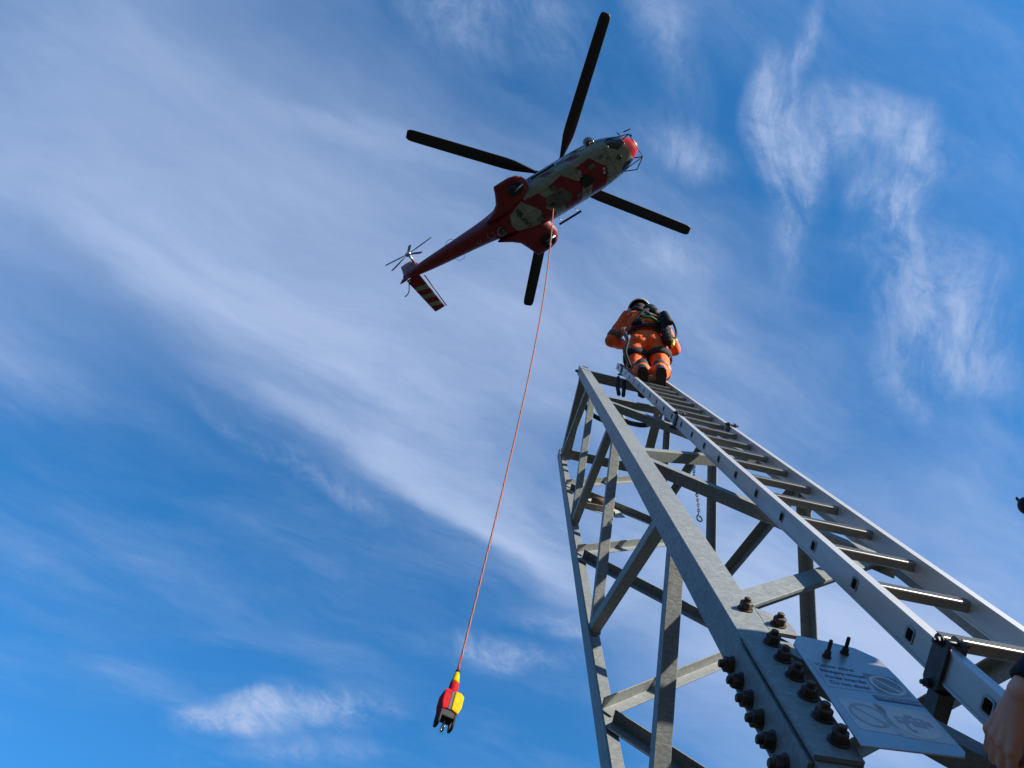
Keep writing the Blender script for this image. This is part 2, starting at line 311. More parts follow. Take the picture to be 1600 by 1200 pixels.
# small bolts where the braces meet the legs
for (u, z) in [(.05, 5.24), (.05, 5.12), (.05, 3.57), (.05, 3.46)]: bolt((u, TT + .016, z), (0, 1, 0), d=.019, h=.012)
for z in (6.94,): bolt((-.008, .045, z), (-1, 0, 0), d=.022)
for (u, z) in [(S - .05, 2.64), (S - .05, 2.56), (S - .05, 4.06), (S - .05, 4.22)]: bolt((u, -.0003, z), (0, -1, 0), d=.02, h=.013)
bm = nb(); prism(bm, (S + .3, 0, 0), (S + .3, 0, 0), [(0, 0), (.1, 0), (0, .1)], (1, 0, 0), (0, 1, 0)); bm.free()
for x, y in ((0, 0), (0, S), (S, S), (S, 0)):
    bm = nb(); box(bm, (x - .14, y - .14, zb - .25), (x + .14, y + .14, zb + .03)); mobj('footing', bm, mat('concrete', (.35, .34, .32), .9, var=.3, scale=9, bump=.3), bevel=.01)
# ------------------------------------------------------------------ ladder
XL, YL, LW, SP, Z0 = .3923, -.045, .3418, .28, 1.7552
LOFF = Vector((XL, YL, -1.4))
ladder = thing('ladder', 'aluminium ladder of box rungs with slotted side rail, clamped along the leaning steel mast', 'ladder', MAST @ Matrix.Translation(LOFF))
def lobj(name, bm, m, parent=ladder, **k):
    bmesh.ops.translate(bm, verts=bm.verts[:], vec=-LOFF); return obj(name, bm, m, parent, **k)
RD, RT = .0325, .024          # rail half depth (y) and thickness (x)
K0, K1 = -11, 21              # rung numbers
ztop = Z0 + SP * K1 - .13; zbot = Z0 + SP * (K0) - .16
def rr_loop(cx, cy, hx, hy, r, n=4):
    out = []
    for (sx, sy, a0) in ((1, 1, 0), (-1, 1, 90), (-1, -1, 180), (1, -1, 270)):
        for k in range(n + 1):
            a = math.radians(a0 + 90 * k / n); out.append((cx + sx * (hx - r) + r * math.cos(a), cy + sy * (hy - r) + r * math.sin(a)))
    return out
def rail(x, side):
    """box rail with slots on its outer web; side=-1 outer web faces -x"""
    bm = nb(); zs = [zbot] + [Z0 + SP * (k + .5) for k in range(K0, K1 - 1)] + [ztop]
    for web, xx in ((0, x), (1, x - side * RT)):
        for i, k in enumerate(range(K0, K1)):
            a, b = zs[i], zs[i + 1]; zc_ = Z0 + SP * k
            out = [(-RD, a), (RD, a), (RD, b), (-RD, b)]
            hole = rr_loop(0, zc_, .0150, .0150, .006) if web == 0 else rr_loop(0, zc_, .0150, .0150, .006)
            V = [bm.verts.new((xx, YL + p[0], p[1])) for p in out + hole]
            for t in tessellate_polygon([[Vector((p[0], p[1], 0)) for p in out], [Vector((p[0], p[1], 0)) for p in hole]]):
                try: bm.faces.new([V[i_] for i_ in t])
                except ValueError: pass
    bmesh.ops.remove_doubles(bm, verts=bm.verts[:], dist=1e-5)
    xa, xb = x, x - side * RT
    for yy in (-RD, RD):
        q = [bm.verts.new(p) for p in ((xa, YL + yy, zbot), (xb, YL + yy, zbot), (xb, YL + yy, ztop), (xa, YL + yy, ztop))]; bm.faces.new(q)
        # rolled bead along each edge of the web
        s = side * .0018; y0 = YL + yy - math.copysign(.005, yy); y1 = YL + yy + math.copysign(.0012, yy)
        prism(bm, (0, 0, zbot), (0, 0, ztop), [(xa, y0), (xa + s, y0), (xa + s, y1), (xb - s, y1), (xb - s, y0), (xb, y0), (xb, YL + yy), (xa, YL + yy)], (1, 0, 0), (0, 1, 0))
    q = [bm.verts.new(p) for p in ((xa, YL - RD, ztop), (xb, YL - RD, ztop), (xb, YL + RD, ztop), (xa, YL + RD, ztop))]; bm.faces.new(q)
    return bm
lobj('side_rail', rail(XL, -1), ALU); lobj('side_rail', rail(XL + LW, 1), ALU)
for k in range(K0, K1):
    z = Z0 + SP * k; bm = nb(); yc = YL
    prof = rr_loop(yc, z, .0148, .0148, .006); inn = rr_loop(yc, z, .0125, .0125, .0045); rim = rr_loop(yc, z, .0172, .0172, .007)
    xs0, xs1 = XL - .0015, XL + LW + .0015
    P = lambda lp, x: [Vector((x, a, b)) for a, b in lp]
    loft(bm, [P(inn, XL + .08), P(inn, xs0), P(rim, xs0 - .0008), P(rim, XL - .0002), P(prof, XL + .001), P(prof, XL + LW - .001), P(rim, XL + LW + .0002), P(rim, xs1 + .0008), P(inn, xs1), P(inn, XL + LW - .08)], caps=True)
    # ribbed tread on the climbing side
    for j in (-1, 0, 1):
        box(bm, (XL + RT + .001, yc - .0160, z + j * .008 - .0018), (XL + LW - RT - .001, yc - .0146, z + j * .008 + .0018))
    for f in bm.faces: f.smooth = False
    lobj('rung', bm, ALUR)
# clamps that hold the rails to the braces
def clamp(z, x, side, big=1.0):
    hx = RT / 2; cx = x - side * hx
    bm = nb()
    o = side * (hx + .006)
    hw = .027 * big
    poly = [(-.052, -hw * .8), (-.045, -hw), (.045, -hw), (.055, -hw * .6), (.055, hw * .6), (.045, hw), (-.045, hw), (-.052, hw * .8)]
    for sd_ in (-1, 1):
        xa = cx + sd_ * (hx + .0032)
        prism(bm, (xa, 0, 0), (xa + sd_ * .006, 0, 0), [(YL + p, z + q) for p, q in poly], (0, 1, 0), (0, 0, 1))
    box(bm, (cx - .013, YL + .040, z - hw * .7), (cx + .013, YL + .052, z + hw * .7))
    c = lobj('clamp', bm, BLKST, bevel=.002)
    for yy in (YL - .042, YL + .046):
        for sd_ in (-1, 1):
            b = bolt((cx + sd_ * (hx + .0094), yy, z), (sd_, 0, 0), d=.016, h=.009, stud=.008, parent=c, off=LOFF, m=BLKST)
    bm = nb(); tube(bm, [(cx - .03, YL - .042, z), (cx + .03, YL - .042, z)], .005); lobj('clamp_rod', bm, BLKST, parent=c)
    return c
for zz, x, s in ((1.635, XL, -1), (4.42, XL, -1), (4.44, XL + LW, 1), (7.08, XL, -1)):
    clamp(zz, x, s)
# stand-off bar from the lowest clamp to the mast
bm = nb(); box(bm, (XL - .002, YL + .053, 1.605), (XL + .034, .085, 1.645)); lobj('standoff', bm, BLKST, bevel=.002)
# ------------------------------------------------------------------ warning sign on the mast
SIGN = mat('sign_aluminium', (.36, .37, .385), .34, .55, var=.16, scale=12)
INK = mat('faded_ink', (.09, .10, .14), .6)
PALE = mat('faded_sticker', (.62, .60, .56), .55, var=.12, scale=30)
STK = mat('sticker_foil', (.50, .51, .53), .45, var=.1, scale=25)
GREYPR = mat('faded_print', (.33, .34, .36), .6)
LBL = mat('label_blue', (.10, .14, .24), .55)
SO = Vector((.16, -.03, 1.48))
sign = thing('warning_sign', 'aluminium warning plate with faded multilingual text, bolted beside the ladder low on the mast', 'sign', MAST @ Matrix.Translation(SO))
def sobj(name, bm, m, parent=sign, **k):
    bmesh.ops.translate(bm, verts=bm.verts[:], vec=-SO); return obj(name, bm, m, parent, **k)
bm = nb(); YS = -.030
prism(bm, (0, YS, 0), (0, YS + .003, 0), [(.068, 1.306), (.25, 1.318), (.262, 1.335), (.266, 1.56), (.262, 1.632), (.226, 1.664), (.175, 1.672), (.106, 1.676), (.080, 1.63)], (1, 0, 0), (0, 0, 1)); sobj('plate', bm, SIGN, bevel=.0008)
def text(body, size, m, parent, mw, name='lettering', ext=.0002, align='LEFT', sx=1.0, bold=.008):
    cu = bpy.data.curves.new(name, 'FONT'); cu.body = body; cu.size = size; cu.extrude = ext; cu.align_x = align; cu.offset = size * bold
    o = bpy.data.objects.new(name, cu); COL.objects.link(o)
    dg = bpy.context.evaluated_depsgraph_get(); me = bpy.data.meshes.new_from_object(o.evaluated_get(dg)); bpy.data.objects.remove(o)
    me.transform(mw @ Matrix.Diagonal((sx, 1, 1, 1))); me.materials.append(m)
    q = bpy.data.objects.new(name, me); COL.objects.link(q); q.parent = parent; return q
def onplate(x, z, lift=.0006): return Matrix(((1, 0, 0, x - SO.x), (0, 0, -1, YS - lift - SO.y), (0, 1, 0, z - SO.z), (0, 0, 0, 1)))
lab = nb(); prism(lab, (0, YS - .0004, 0), (0, YS + .0003, 0), [(.088, 1.478), (.256, 1.488), (.256, 1.583), (.088, 1.573)], (1, 0, 0), (0, 0, 1))
sobj('text_panel', lab, SIGN)
for i, s in enumerate(('Vietato salire!', 'Besteigung verboten!', 'Accès interdit!', 'Do not climb!')):
    text(s, .0150, INK, sign, onplate(.096 + .001 * i, 1.553 - .0205 * i), sx=.92 if len(s) < 17 else .70)
text('LEBENSGEFAHR', .012, STK, sign, onplate(.176, 1.4635, .0012), name='lettering')
bm = nb(); prism(bm, (0, YS - .0006, 0), (0, YS + .0002, 0), [(.170, 1.458), (.262, 1.462), (.262, 1.478), (.170, 1.474)], (1, 0, 0), (0, 0, 1)); sobj('label_strip', bm, LBL)
def disc(bm, cx, cz, r, lift, n=40, r2=None, th=.0004):
    pts = [(cx + r * math.cos(2 * math.pi * k / n), cz + r * math.sin(2 * math.pi * k / n)) for k in range(n)]
    if r2 is None: prism(bm, (0, YS - lift, 0), (0, YS - lift + th, 0), pts, (1, 0, 0), (0, 0, 1))
    else:
        inn = [(cx + r2 * math.cos(2 * math.pi * k / n), cz + r2 * math.sin(2 * math.pi * k / n)) for k in range(n)]
        for a in range(n):
            b = (a + 1) % n; prism(bm, (0, YS - lift, 0), (0, YS - lift + th, 0), [pts[a], pts[b], inn[b], inn[a]], (1, 0, 0), (0, 0, 1))
def sticker(cx, cz, w, h): 
    bm = nb(); prism(bm, (0, YS - .0004, 0), (0, YS + .0002, 0), rr_loop(cx, cz, w, h, .008), (1, 0, 0), (0, 0, 1)); return sobj('sticker', bm, STK)
s1 = sticker(.222, 1.520, .036, .036); bm = nb(); disc(bm, .222, 1.520, .033, .0008, r2=.027); prism(bm, (0, YS - .0007, 0), (0, YS - .0003, 0), [(.198, 1.541), (.202, 1.545), (.246, 1.499), (.242, 1.495)], (1, 0, 0), (0, 0, 1)); sobj('prohibition_ring', bm, PALE, parent=sign)
s2 = sticker(.206, 1.398, .052, .048); bm = nb(); disc(bm, .206, 1.398, .044, .0008); sobj('round_print', bm, PALE)
bm = nb()
for (x0, z0, x1, z1) in ((.176, 1.392, .196, 1.410), (.196, 1.398, .232, 1.414), (.202, 1.387, .228, 1.398), (.199, 1.414, .213, 1.420), (.186, 1.374, .192, 1.392), (.189, 1.368, .199, 1.375), (.232, 1.394, .241, 1.408)):
    prism(bm, (0, YS - .0012, 0), (0, YS - .0008, 0), [(x0, z0), (x1, z0), (x1, z1), (x0, z1)], (1, 0, 0), (0, 0, 1))
sobj('pictogram', bm, GREYPR)
bm = nb()
for x in (.205, .219): disc(bm, x, 1.405, .0035, .0016, 16)
disc(bm, .184, 1.401, .0035, .0016, 16); sobj('pictogram', bm, PALE)
s3 = sticker(.128, 1.398, .040, .046); bm = nb(); disc(bm, .128, 1.400, .034, .0008, r2=.0285); prism(bm, (0, YS - .0007, 0), (0, YS - .0003, 0), [(.104, 1.421), (.108, 1.425), (.152, 1.379), (.148, 1.375)], (1, 0, 0), (0, 0, 1)); sobj('prohibition_ring', bm, GREYPR)
for (x, z) in ((.136, 1.598), (.186, 1.628)):
    b = bolt((x, YS - .0002, z), (0, -1, 0), d=.013, h=.009, stud=.022, parent=sign, off=SO)
bm = nb(); box(bm, (.10, YS + .0035, 1.585), (.21, YS + .026, 1.598)); sobj('mounting_bracket', bm, GALV)
# ------------------------------------------------------------------ equipment bracket inside the mast
BRO = Vector((.20, S - .02, 5.60))
brk = thing('pulley_bracket', 'small pale bracket plate with dark shackles bolted inside the mast behind its left face', 'bracket', MAST @ Matrix.Translation(BRO) @ Matrix.Scale(.66, 4))
def bobj(name, bm, m, parent=brk, **k):
    return obj(name, bm, m, parent, **k)
STEELP = mat('painted_plate', (.5, .48, .42), .55, .2, var=.2, scale=15)
BROWN = mat('rust_brown', (.16, .085, .045), .7, .2, var=.5, scale=30, bump=.1)
bm = nb(); prism(bm, (0, 0, 0), (0, -.006, 0), [(-.12, -.25), (.25, -.37), (.36, -.30), (.30, -.05), (.12, .10), (-.02, .12)], (1, 0, 0), (0, 0, 1)); bobj('plate', bm, STEELP, bevel=.001)
bm = nb(); box(bm, (-.10, -.07, -.27), (.20, -.007, -.262)); bobj('shelf', bm, STEELP, bevel=.001)
bm = nb(); tube(bm, [(0.0, -.05, -.10), (.13, -.07, -.16)], .055, 14); bobj('drum', bm, BROWN)
for (x, z) in ((.02, .05), (.11, .02), (.05, -.12), (.15, -.18)):
    bm = nb(); tube(bm, [(x + .03 * math.cos(t * .63), -.02 - .02 * math.sin(t * .63), z + .03 * math.sin(t * .63)) for t in range(11)], .007, 6); bobj('shackle', bm, BLKST)
bm = nb(); prism(bm, (0, -.03, 0), (0, -.036, 0), [(-.06, .02), (.06, .08), (.08, -.06), (0, -.10)], (1, 0, 0), (0, 0, 1)); bobj('plate', bm, STEELP)
for (x, z) in ((-.03, -.05), (.2, -.1), (.23, -.27)): bolt((x, -.0065, z), (0, -1, 0), d=.03, h=.02, parent=brk, off=None)
# ------------------------------------------------------------------ chain with hook
def oncam(px, py, depth):
    """a point of the scene seen in a given direction, at a given distance along the view"""
    return CAM + C2W @ Vector(((px - 999.87) / 1160.136 * depth, (py - 600) / 1160.136 * depth, depth))
ct = MAST @ Vector((.425, .055, 3.93)); 
chain = thing('chain', 'thin steel chain with an open end hook hanging from the mast behind the ladder', 'chain', Matrix.Translation(ct))
drop = (-UP_W if (UP_W := Vector((0, 0, 1))) else None)
side = C2W @ Vector((-1, 0, 0)); Lc = .46
def cpt(t): return drop * (Lc * t) + side * (.050 * t + .01 * math.sin(t * 5))
CH = mat('chain_steel', (.10, .10, .11), .4, .8, var=.3, scale=50)
nl = 24
for i in range(nl):
    a = cpt(i / nl); b = cpt((i + 1) / nl); d = (b - a).normalized(); _, s, u = frame(d); ax = s if i % 2 else u; c = (a + b) / 2
    bm = nb(); pts = []
    for k in range(13):
        t = 2 * math.pi * k / 12; pts.append(c + ax * (.0055 * math.cos(t)) + d * (.0135 * math.sin(t)))
    tube(bm, pts, .0017, 6, caps=False); obj('link', bm, CH, chain)
e0 = cpt(1); bm = nb()
tube(bm, catmull([e0 + drop * 0, e0 + drop * .012 + side * .008, e0 + drop * .036 + side * .010, e0 + drop * .050 - side * .001, e0 + drop * .042 - side * .011, e0 + drop * .020 - side * .007, e0 + drop * .012]), .003, 8); obj('hook', bm, CH, chain)
bm = nb(); box(bm, (-.03, -.01, 0), (.03, .02, .02)); obj('shackle', bm, BLKST, chain, bevel=.002)
bm = nb(); tube(bm, [(0, 0, .02), cpt(.12)], .004); obj('lanyard', bm, mat('tan_cord', (.45, .36, .24), .8, var=.3, scale=80), chain)
# ------------------------------------------------------------------ sling looped inside the mast head
TAN = mat('sling_tan', (.42, .33, .20), .8, var=.5, scale=60, bump=.2)
so = MAST @ Vector((.42, .05, 6.8)); INV = Matrix.Translation(-so)
sling = thing('rope_sling', 'black rope sling with tan end looped below the mast head behind the near leg', 'rope sling', Matrix.Translation(so))
def slp(lst): return [oncam(x, y, d) - so for x, y, d in lst]
loop = catmull(slp([(912, 630, 6.1), (922, 645, 6.05), (938, 655, 6.0), (955, 660, 5.9), (975, 658, 5.7), (985, 661, 5.6), (1000, 664, 5.5), (1012, 664, 5.45)]), 6)
bm = nb(); tube(bm, loop, .019, 10); obj('rope', bm, WEB, sling)
bm = nb(); tube(bm, catmull(slp([(1012, 664, 5.45), (1019, 661, 5.4), (1026, 652, 5.35), (1028, 640, 5.3), (1027, 628, 5.25)]), 6), .0175, 10); obj('rope_end', bm, TAN, sling)
for pts in ([(966, 590, 6.6), (965, 603, 6.4), (967, 616, 6.2)], [(975, 596, 6.55), (975, 606, 6.4), (974, 618, 6.2)]):
    bm = nb(); tube(bm, catmull(slp(pts)), .017, 8); obj('strap', bm, WEB, sling)
bm = nb(); tube(bm, catmull(slp([(968, 635, 6.0), (972, 645, 5.9), (975, 655, 5.75), (985, 661, 5.6)])), .012, 8); obj('strap', bm, TAN, sling)
# ------------------------------------------------------------------ long line and its load hook
HUB = Vector((-4.35212768, -10.54703931, 38.0)); HF = Vector((0.85598149, -0.51505142, -0.04491913)); HL = Vector((0.46369146, 0.72638084, 0.50730771)); HU = Vector((-0.22866116, -0.45507462, 0.86059349))
HELI = Matrix.Translation(CAM + C2W @ HUB) @ (C2W @ Matrix((HF, HL, HU)).transposed()).to_4x4()
rt = HELI @ Vector((-.72, .23, -3.32)); RL = ROPELEN = 27.3
line = mat('line_orange', (.62, .13, .035), .7)
def spiral(name, c1, c2, freq):
    m = bpy.data.materials.new(name); m.use_nodes = True; t = m.node_tree; b = t.nodes['Principled BSDF']; b.inputs['Roughness'].default_value = .75
    tcn = t.nodes.new('ShaderNodeTexCoord'); w = t.nodes.new('ShaderNodeTexWave'); w.wave_type = 'BANDS'; w.bands_direction = 'DIAGONAL'
    mp = t.nodes.new('ShaderNodeMapping'); mp.inputs[3].default_value = (12, 12, 1.0); t.links.new(tcn.outputs['Object'], mp.inputs[0]); t.links.new(mp.outputs[0], w.inputs[0]); w.inputs['Scale'].default_value = freq
    r = t.nodes.new('ShaderNodeValToRGB'); r.color_ramp.elements[0].color = (*c2, 1); r.color_ramp.elements[1].color = (*c1, 1); r.color_ramp.elements[0].position = .35; r.color_ramp.elements[1].position = .5
    t.links.new(w.outputs[0], r.inputs[0]); t.links.new(r.outputs[0], b.inputs['Base Color']); return m
ROPEM = spiral('twisted_red_line', (.42, .125, .05), (.09, .03, .025), 1.4)
rope = thing('long_line', 'long orange and red twisted rope hanging from the helicopter belly down to the load hook', 'rope', Matrix.Translation(rt))
pts = [Vector((0, 0, -RL * k / 80)) + (C2W @ Vector((1, .1, 0))) * (.30 * math.sin(math.pi * k / 80)) for k in range(81)]
bm = nb(); tube(bm, pts, [.028 - .013 * k / 80 for k in range(81)], 10); obj('line', bm, ROPEM, rope)
bm = nb(); tube(bm, [pts[-1] + Vector((0, 0, .30)), pts[-1]], [.012, .020], 12); obj('sleeve', bm, mat('red_sleeve', (.55, .03, .03), .5), rope)
RED = mat('signal_red', (.42, .008, .014), .75, var=.25, scale=14, spec=.12); YEL = mat('signal_yellow', (.62, .40, .004), .75, var=.22, scale=14, spec=.12)
BLK = mat('satin_black', (.012, .012, .014), .6, spec=.25)
ht = rt + pts[-1]
# orientation: width follows the picture's left-right
hx = (C2W @ Vector((.80, .60, .0))); hx.z = 0; hx.normalize(); hy = Vector((0, 0, 1)).cross(hx)
HM = Matrix((hx, hy, Vector((0, 0, 1)))).transposed().to_4x4(); HM = Matrix.Translation(ht) @ HM @ Matrix.Rotation(math.radians(3), 4, 'Y') @ Matrix.Scale(.93, 4)
hk = thing('load_hook', 'red and yellow load hook with black guard frames hanging at the end of the line', 'cargo hook', HM)
def circ(r, z, n=24, sx=1, sy=1): return [(r * sx * math.cos(2 * math.pi * k / n), r * sy * math.sin(2 * math.pi * k / n), z) for k in range(n)]
bm = nb(); loft(bm, [circ(.035, .02), circ(.04, .0), circ(.032, -.03)]); obj('collar', bm, BLK, hk)
bm = nb(); loft(bm, [circ(.033, -.03), circ(.04, -.06), circ(.066, -.20), circ(.070, -.25)]); obj('cone', bm, YEL, hk)
bm = nb(); loft(bm, [circ(.0705, -.25), circ(.074, -.26), circ(.074, -.47), circ(.065, -.49)]); obj('swivel', bm, RED, hk)
def shell(x0, x1, m, nm, zt=-.46):
    bm = nb(); P = [(x0, -.11), (x1, -.11), (x1, .11), (x0, .11)]
    w = abs(x1 - x0)
    prism(bm, (0, -.115, 0), (0, .115, 0), [(x0, -.50), (x0 + (x1 - x0) * .35, zt), (x1, zt), (x1, -.80), (x0 + (x1 - x0) * .25, -.84), (x0, -.70)], (1, 0, 0), (0, 0, 1)); obj(nm, bm, m, hk, bevel=.02)
shell(-.155, -.035, RED, 'side_cover'); shell(.18, .02, YEL, 'side_cover')
bm = nb(); box(bm, (-.033, -.10, -.80), (.018, .10, -.47)); obj('body', bm, mat('grey_casting', (.09, .09, .095), .8, var=.3, scale=30), hk, bevel=.01)
bm = nb(); box(bm, (-.12, -.09, -.93), (.12, .09, -.801)); obj('release_unit', bm, BLK, hk, bevel=.02)
for x in (-.115, .12):
    bm = nb(); tube(bm, catmull([(x, -.07, -.76), (x, -.08, -.88), (x, -.065, -1.03), (x, .0, -1.06), (x, .065, -1.03), (x, .08, -.88), (x, .07, -.76)], 5), .023, 10); obj('guard_frame', bm, BLK, hk)
bm = nb(); tube(bm, catmull([(0, 0, -.94), (.0, .05, -1.0), (.0, .07, -1.07), (0, .0, -1.12), (0, -.06, -1.07)], 5), .016, 10); obj('hook', bm, mat('hook_steel', (.3, .3, .3), .3, .9), hk)
bm = nb(); tube(bm, [(-.13, 0, -.88), (.125, 0, -.88)], .012, 8); obj('crossbar', bm, BLK, hk)
# ------------------------------------------------------------------ helicopter (x forward, y to its left, z up, origin at the rotor hub)
HR = mat('heli_red', (.23, .007, .012), .55, coat=.04, var=.18, scale=2.5); HW = mat('heli_white', (.30, .34, .275), .5, coat=.08, var=.30, scale=3.5)
HK = mat('heli_black', (.012, .012, .014), .5); HG = mat('heli_grime_grey', (.13, .14, .13), .7, var=.4, scale=4)
GLS = mat('dark_glazing', (.015, .02, .03), .08, spec=.8); HB_ = mat('heli_flank_blue', (.10, .16, .30), .35); RDN = mat('radome_red', (.55, .012, .010), .45)
METAL = mat('bare_metal', (.45, .45, .46), .35, .8)
heli = thing('helicopter', 'red and white transport helicopter with four main rotor blades hovering overhead, seen from below', 'helicopter', HELI)
SEC = [(4.22, .05, -2.62, -2.50, 2), (4.10, .30, -2.82, -2.28, 2.2), (3.75, .56, -3.00, -1.98, 2.4), (3.3, .80, -3.12, -1.62, 2.7), (2.8, .95, -3.18, -1.32, 3), (2.2, 1.04, -3.2, -1.12, 3.2), (1.2, 1.07, -3.2, -.92, 3.3), (0, 1.07, -3.2, -.80, 3.3),
       (-1.3, 1.07, -3.2, -.80, 3.2), (-2.1, 1.03, -3.18, -.85, 3.0), (-2.8, .86, -3.10, -.92, 2.8), (-3.4, .66, -2.92, -.98, 2.5), (-4.2, .53, -2.66, -1.02, 2.3), (-5.6, .43, -2.28, -1.02, 2.1), (-7.2, .33, -1.88, -.98, 2), (-8.4, .22, -1.55, -.88, 2), (-9.1, .10, -1.34, -.86, 2)]
def interp(x):
    n = len(SEC)
    for i in range(n - 1):
        if SEC[i][0] >= x >= SEC[i + 1][0]:
            a = SEC[max(i - 1, 0)]; b = SEC[i]; c = SEC[i + 1]; d = SEC[min(i + 2, n - 1)]; t = (b[0] - x) / (b[0] - c[0])
            o = []
            for j in range(1, 5):
                h = b[0] - c[0]; m0 = (c[j] - a[j]) / (a[0] - c[0] + 1e-9) * h if a is not b else (c[j] - b[j]); m1 = (d[j] - b[j]) / (b[0] - d[0] + 1e-9) * h if d is not c else (c[j] - b[j])
                o.append((2 * t ** 3 - 3 * t * t + 1) * b[j] + (t ** 3 - 2 * t * t + t) * m0 + (-2 * t ** 3 + 3 * t * t) * c[j] + (t ** 3 - t * t) * m1)
            return o
    return SEC[-1][1:]
def inpoly(x, y, P):
    r = False; j = len(P) - 1
    for i in range(len(P)):
        if (P[i][1] > y) != (P[j][1] > y) and x < (P[j][0] - P[i][0]) * (y - P[i][1]) / (P[j][1] - P[i][1]) + P[i][0]: r = not r
        j = i
    return r
REDP = [[(1.04, -.66), (1.85, -.72), (2.43, .07), (1.96, .80), (1.09, .84), (1.36, .45), (1.40, -.1), (1.09, -.15), (1.23, -.42)],
        [(-.45, -.60), (.32, -.72), (1.02, .07), (.60, .80), (.35, .93), (-.37, .88), (-.2, .5), (.10, .3), (.12, -.15), (-.28, -.25)],
        [(-1.85, -.62), (-1.05, -.60), (-.85, -.2), (-1.1, .2), (-.80, .62), (-1.06, 1.1), (-1.93, .95), (-1.4, .16), (-1.9, -.52)]]
GREYP = [(-.87, -.23), (.05, -.25), (.34, .32), (.07, .55), (-.65, .51), (-1.03, .14)]
BLKP = [(1.04, -.18), (1.44, -.12), (1.60, .20), (1.50, .36), (1.04, .40), (.93, .04)]
PANEL = [(-2.76, -.36), (-1.96, -.66), (-1.34, .14), (-1.86, .99), (-2.46, .94), (-2.84, .46), (-2.94, .12)]
CHIN = [(2.86, -.90), (3.66, -.72), (3.66, -.40), (3.25, -.33), (2.95, -.60)]
def skin(x, y, z, cb):
    """-> region, material index (0 white,1 red,2 grey,3 glass,4 black,5 blue)"""
    low = z < -2.80 or (x < -2.8 and z < -2.3)
    if x > 3.68: return 'nose_cone', 6
    if x > 2.55:
        if z > -2.55 + .12 * (3.7 - x) and z < -1.45 + .3 * (3 - x) and abs(((x * 1.3 + .1) % 1.0) - .5) < .45: return 'windscreen', 3
        if z <= -2.45 and (inpoly(x, y, CHIN) or inpoly(x, -y, CHIN)): return 'windscreen', 3
    if x < -3.95: return 'tail_boom', 1
    if low:
        if inpoly(x, y, PANEL): return 'fuselage', 0
        if inpoly(x, y, GREYP): return 'fuselage', 2
        if inpoly(x, y, BLKP): return 'fuselage', 4
        for P in REDP:
            if inpoly(x, y, P): return 'fuselage', 1
        return 'fuselage', (1 if x < -1.95 + .25 * abs(y) else 0)
    if x < -1.75 - .3 * (z + 3): return 'fuselage', 1
    if -2.28 < z < -1.85 and -1.6 < x < 2.4 and ((x + 1.6) % .8) > .36: return 'window', 3
    if z > -1.5: return 'fuselage', 1
    if -2.75 < z < -2.4 and x < 1.6: return 'fuselage', (1 if (x * 1.1 + z) % 1.6 < .6 else 0)
    return 'fuselage', 0
NX, NA = 460, 150; xs = [4.22 - (4.22 + 9.1) * (i / NX) ** 1.12 for i in range(NX + 1)]
rings = []
for x in xs:
    hw, zb_, zt_, ex = interp(x); zc_ = (zb_ + zt_) / 2; hh = (zt_ - zb_) / 2; hw = max(hw, .02); hh = max(hh, .02); r = []
    for k in range(NA):
        a = 2 * math.pi * k / NA; c_, s_ = math.cos(a), math.sin(a); q = 2 / max(ex, 2)
        w_ = hw * (1 - .10 * max(0, -s_) ) if x > -3 else hw
        r.append(Vector((x, math.copysign(abs(c_) ** q, c_) * w_, zc_ + math.copysign(abs(s_) ** q, s_) * hh)))
    rings.append(r)
reg = {}
for i in range(NX):
    for k in range(NA):
        q = [rings[i][k], rings[i][(k + 1) % NA], rings[i + 1][(k + 1) % NA], rings[i + 1][k]]; c_ = (q[0] + q[2]) / 2
        nm, mi = skin(c_.x, c_.y, c_.z, None); reg.setdefault(nm, []).append((q, mi))
reg['nose_cone'].append((rings[0], 6))
for nm, qs in reg.items():
    bm = nb(); cache = {}
    for q, mi in qs:
        vs = []
        for p in q:
            kx = (round(p.x, 4), round(p.y, 4), round(p.z, 4))
            if kx not in cache: cache[kx] = bm.verts.new(p)
            if cache[kx] not in vs: vs.append(cache[kx])
        if len(vs) < 3: continue
        try: f = bm.faces.new(vs); f.material_index = mi; f.smooth = True
        except ValueError: pass
    me = bpy.data.meshes.new(nm); bm.to_mesh(me); bm.free()
    for m_ in (HW, HR, HG, GLS, HK, HB_, RDN): me.materials.append(m_)
    o = bpy.data.objects.new(nm, me); COL.objects.link(o); o.parent = heli
    if nm in ('windscreen', 'window'):
        o.modifiers.new('inset', 'SOLIDIFY').thickness = .01
# registration under the belly: read from below with the letter tops towards the nose
tm = Matrix(((0, 1, 0, -2.44), (1, 0, 0, -.46), (0, 0, -1, -3.205), (0, 0, 0, 1)))
text('HB-XVY', .345, HK, heli, tm @ Matrix.Rotation(math.radians(6), 4, 'Z'), name='registration', ext=.006, sx=.88, bold=.018)
# engine cowling and rotor mast
bm = nb(); loft(bm, [[(x, w * math.cos(2 * math.pi * k / 24), zc_ + h * math.sin(2 * math.pi * k / 24)) for k in range(24)] for x, w, h, zc_ in ((1.9, .25, .15, -1.05), (1.3, .6, .38, -.92), (0, .72, .45, -.85), (-1.2, .7, .42, -.88), (-2.4, .45, .3, -1.0), (-3.1, .2, .12, -1.05))]); obj('engine_cowling', bm, HR, heli)
bm = nb(); tube(bm, [(0, 0, -.6), (0, 0, .18)], .14, 16); tube(bm, [(0, 0, -.12), (0, 0, .12)], .38, 20); obj('rotor_mast', bm, HK, heli)
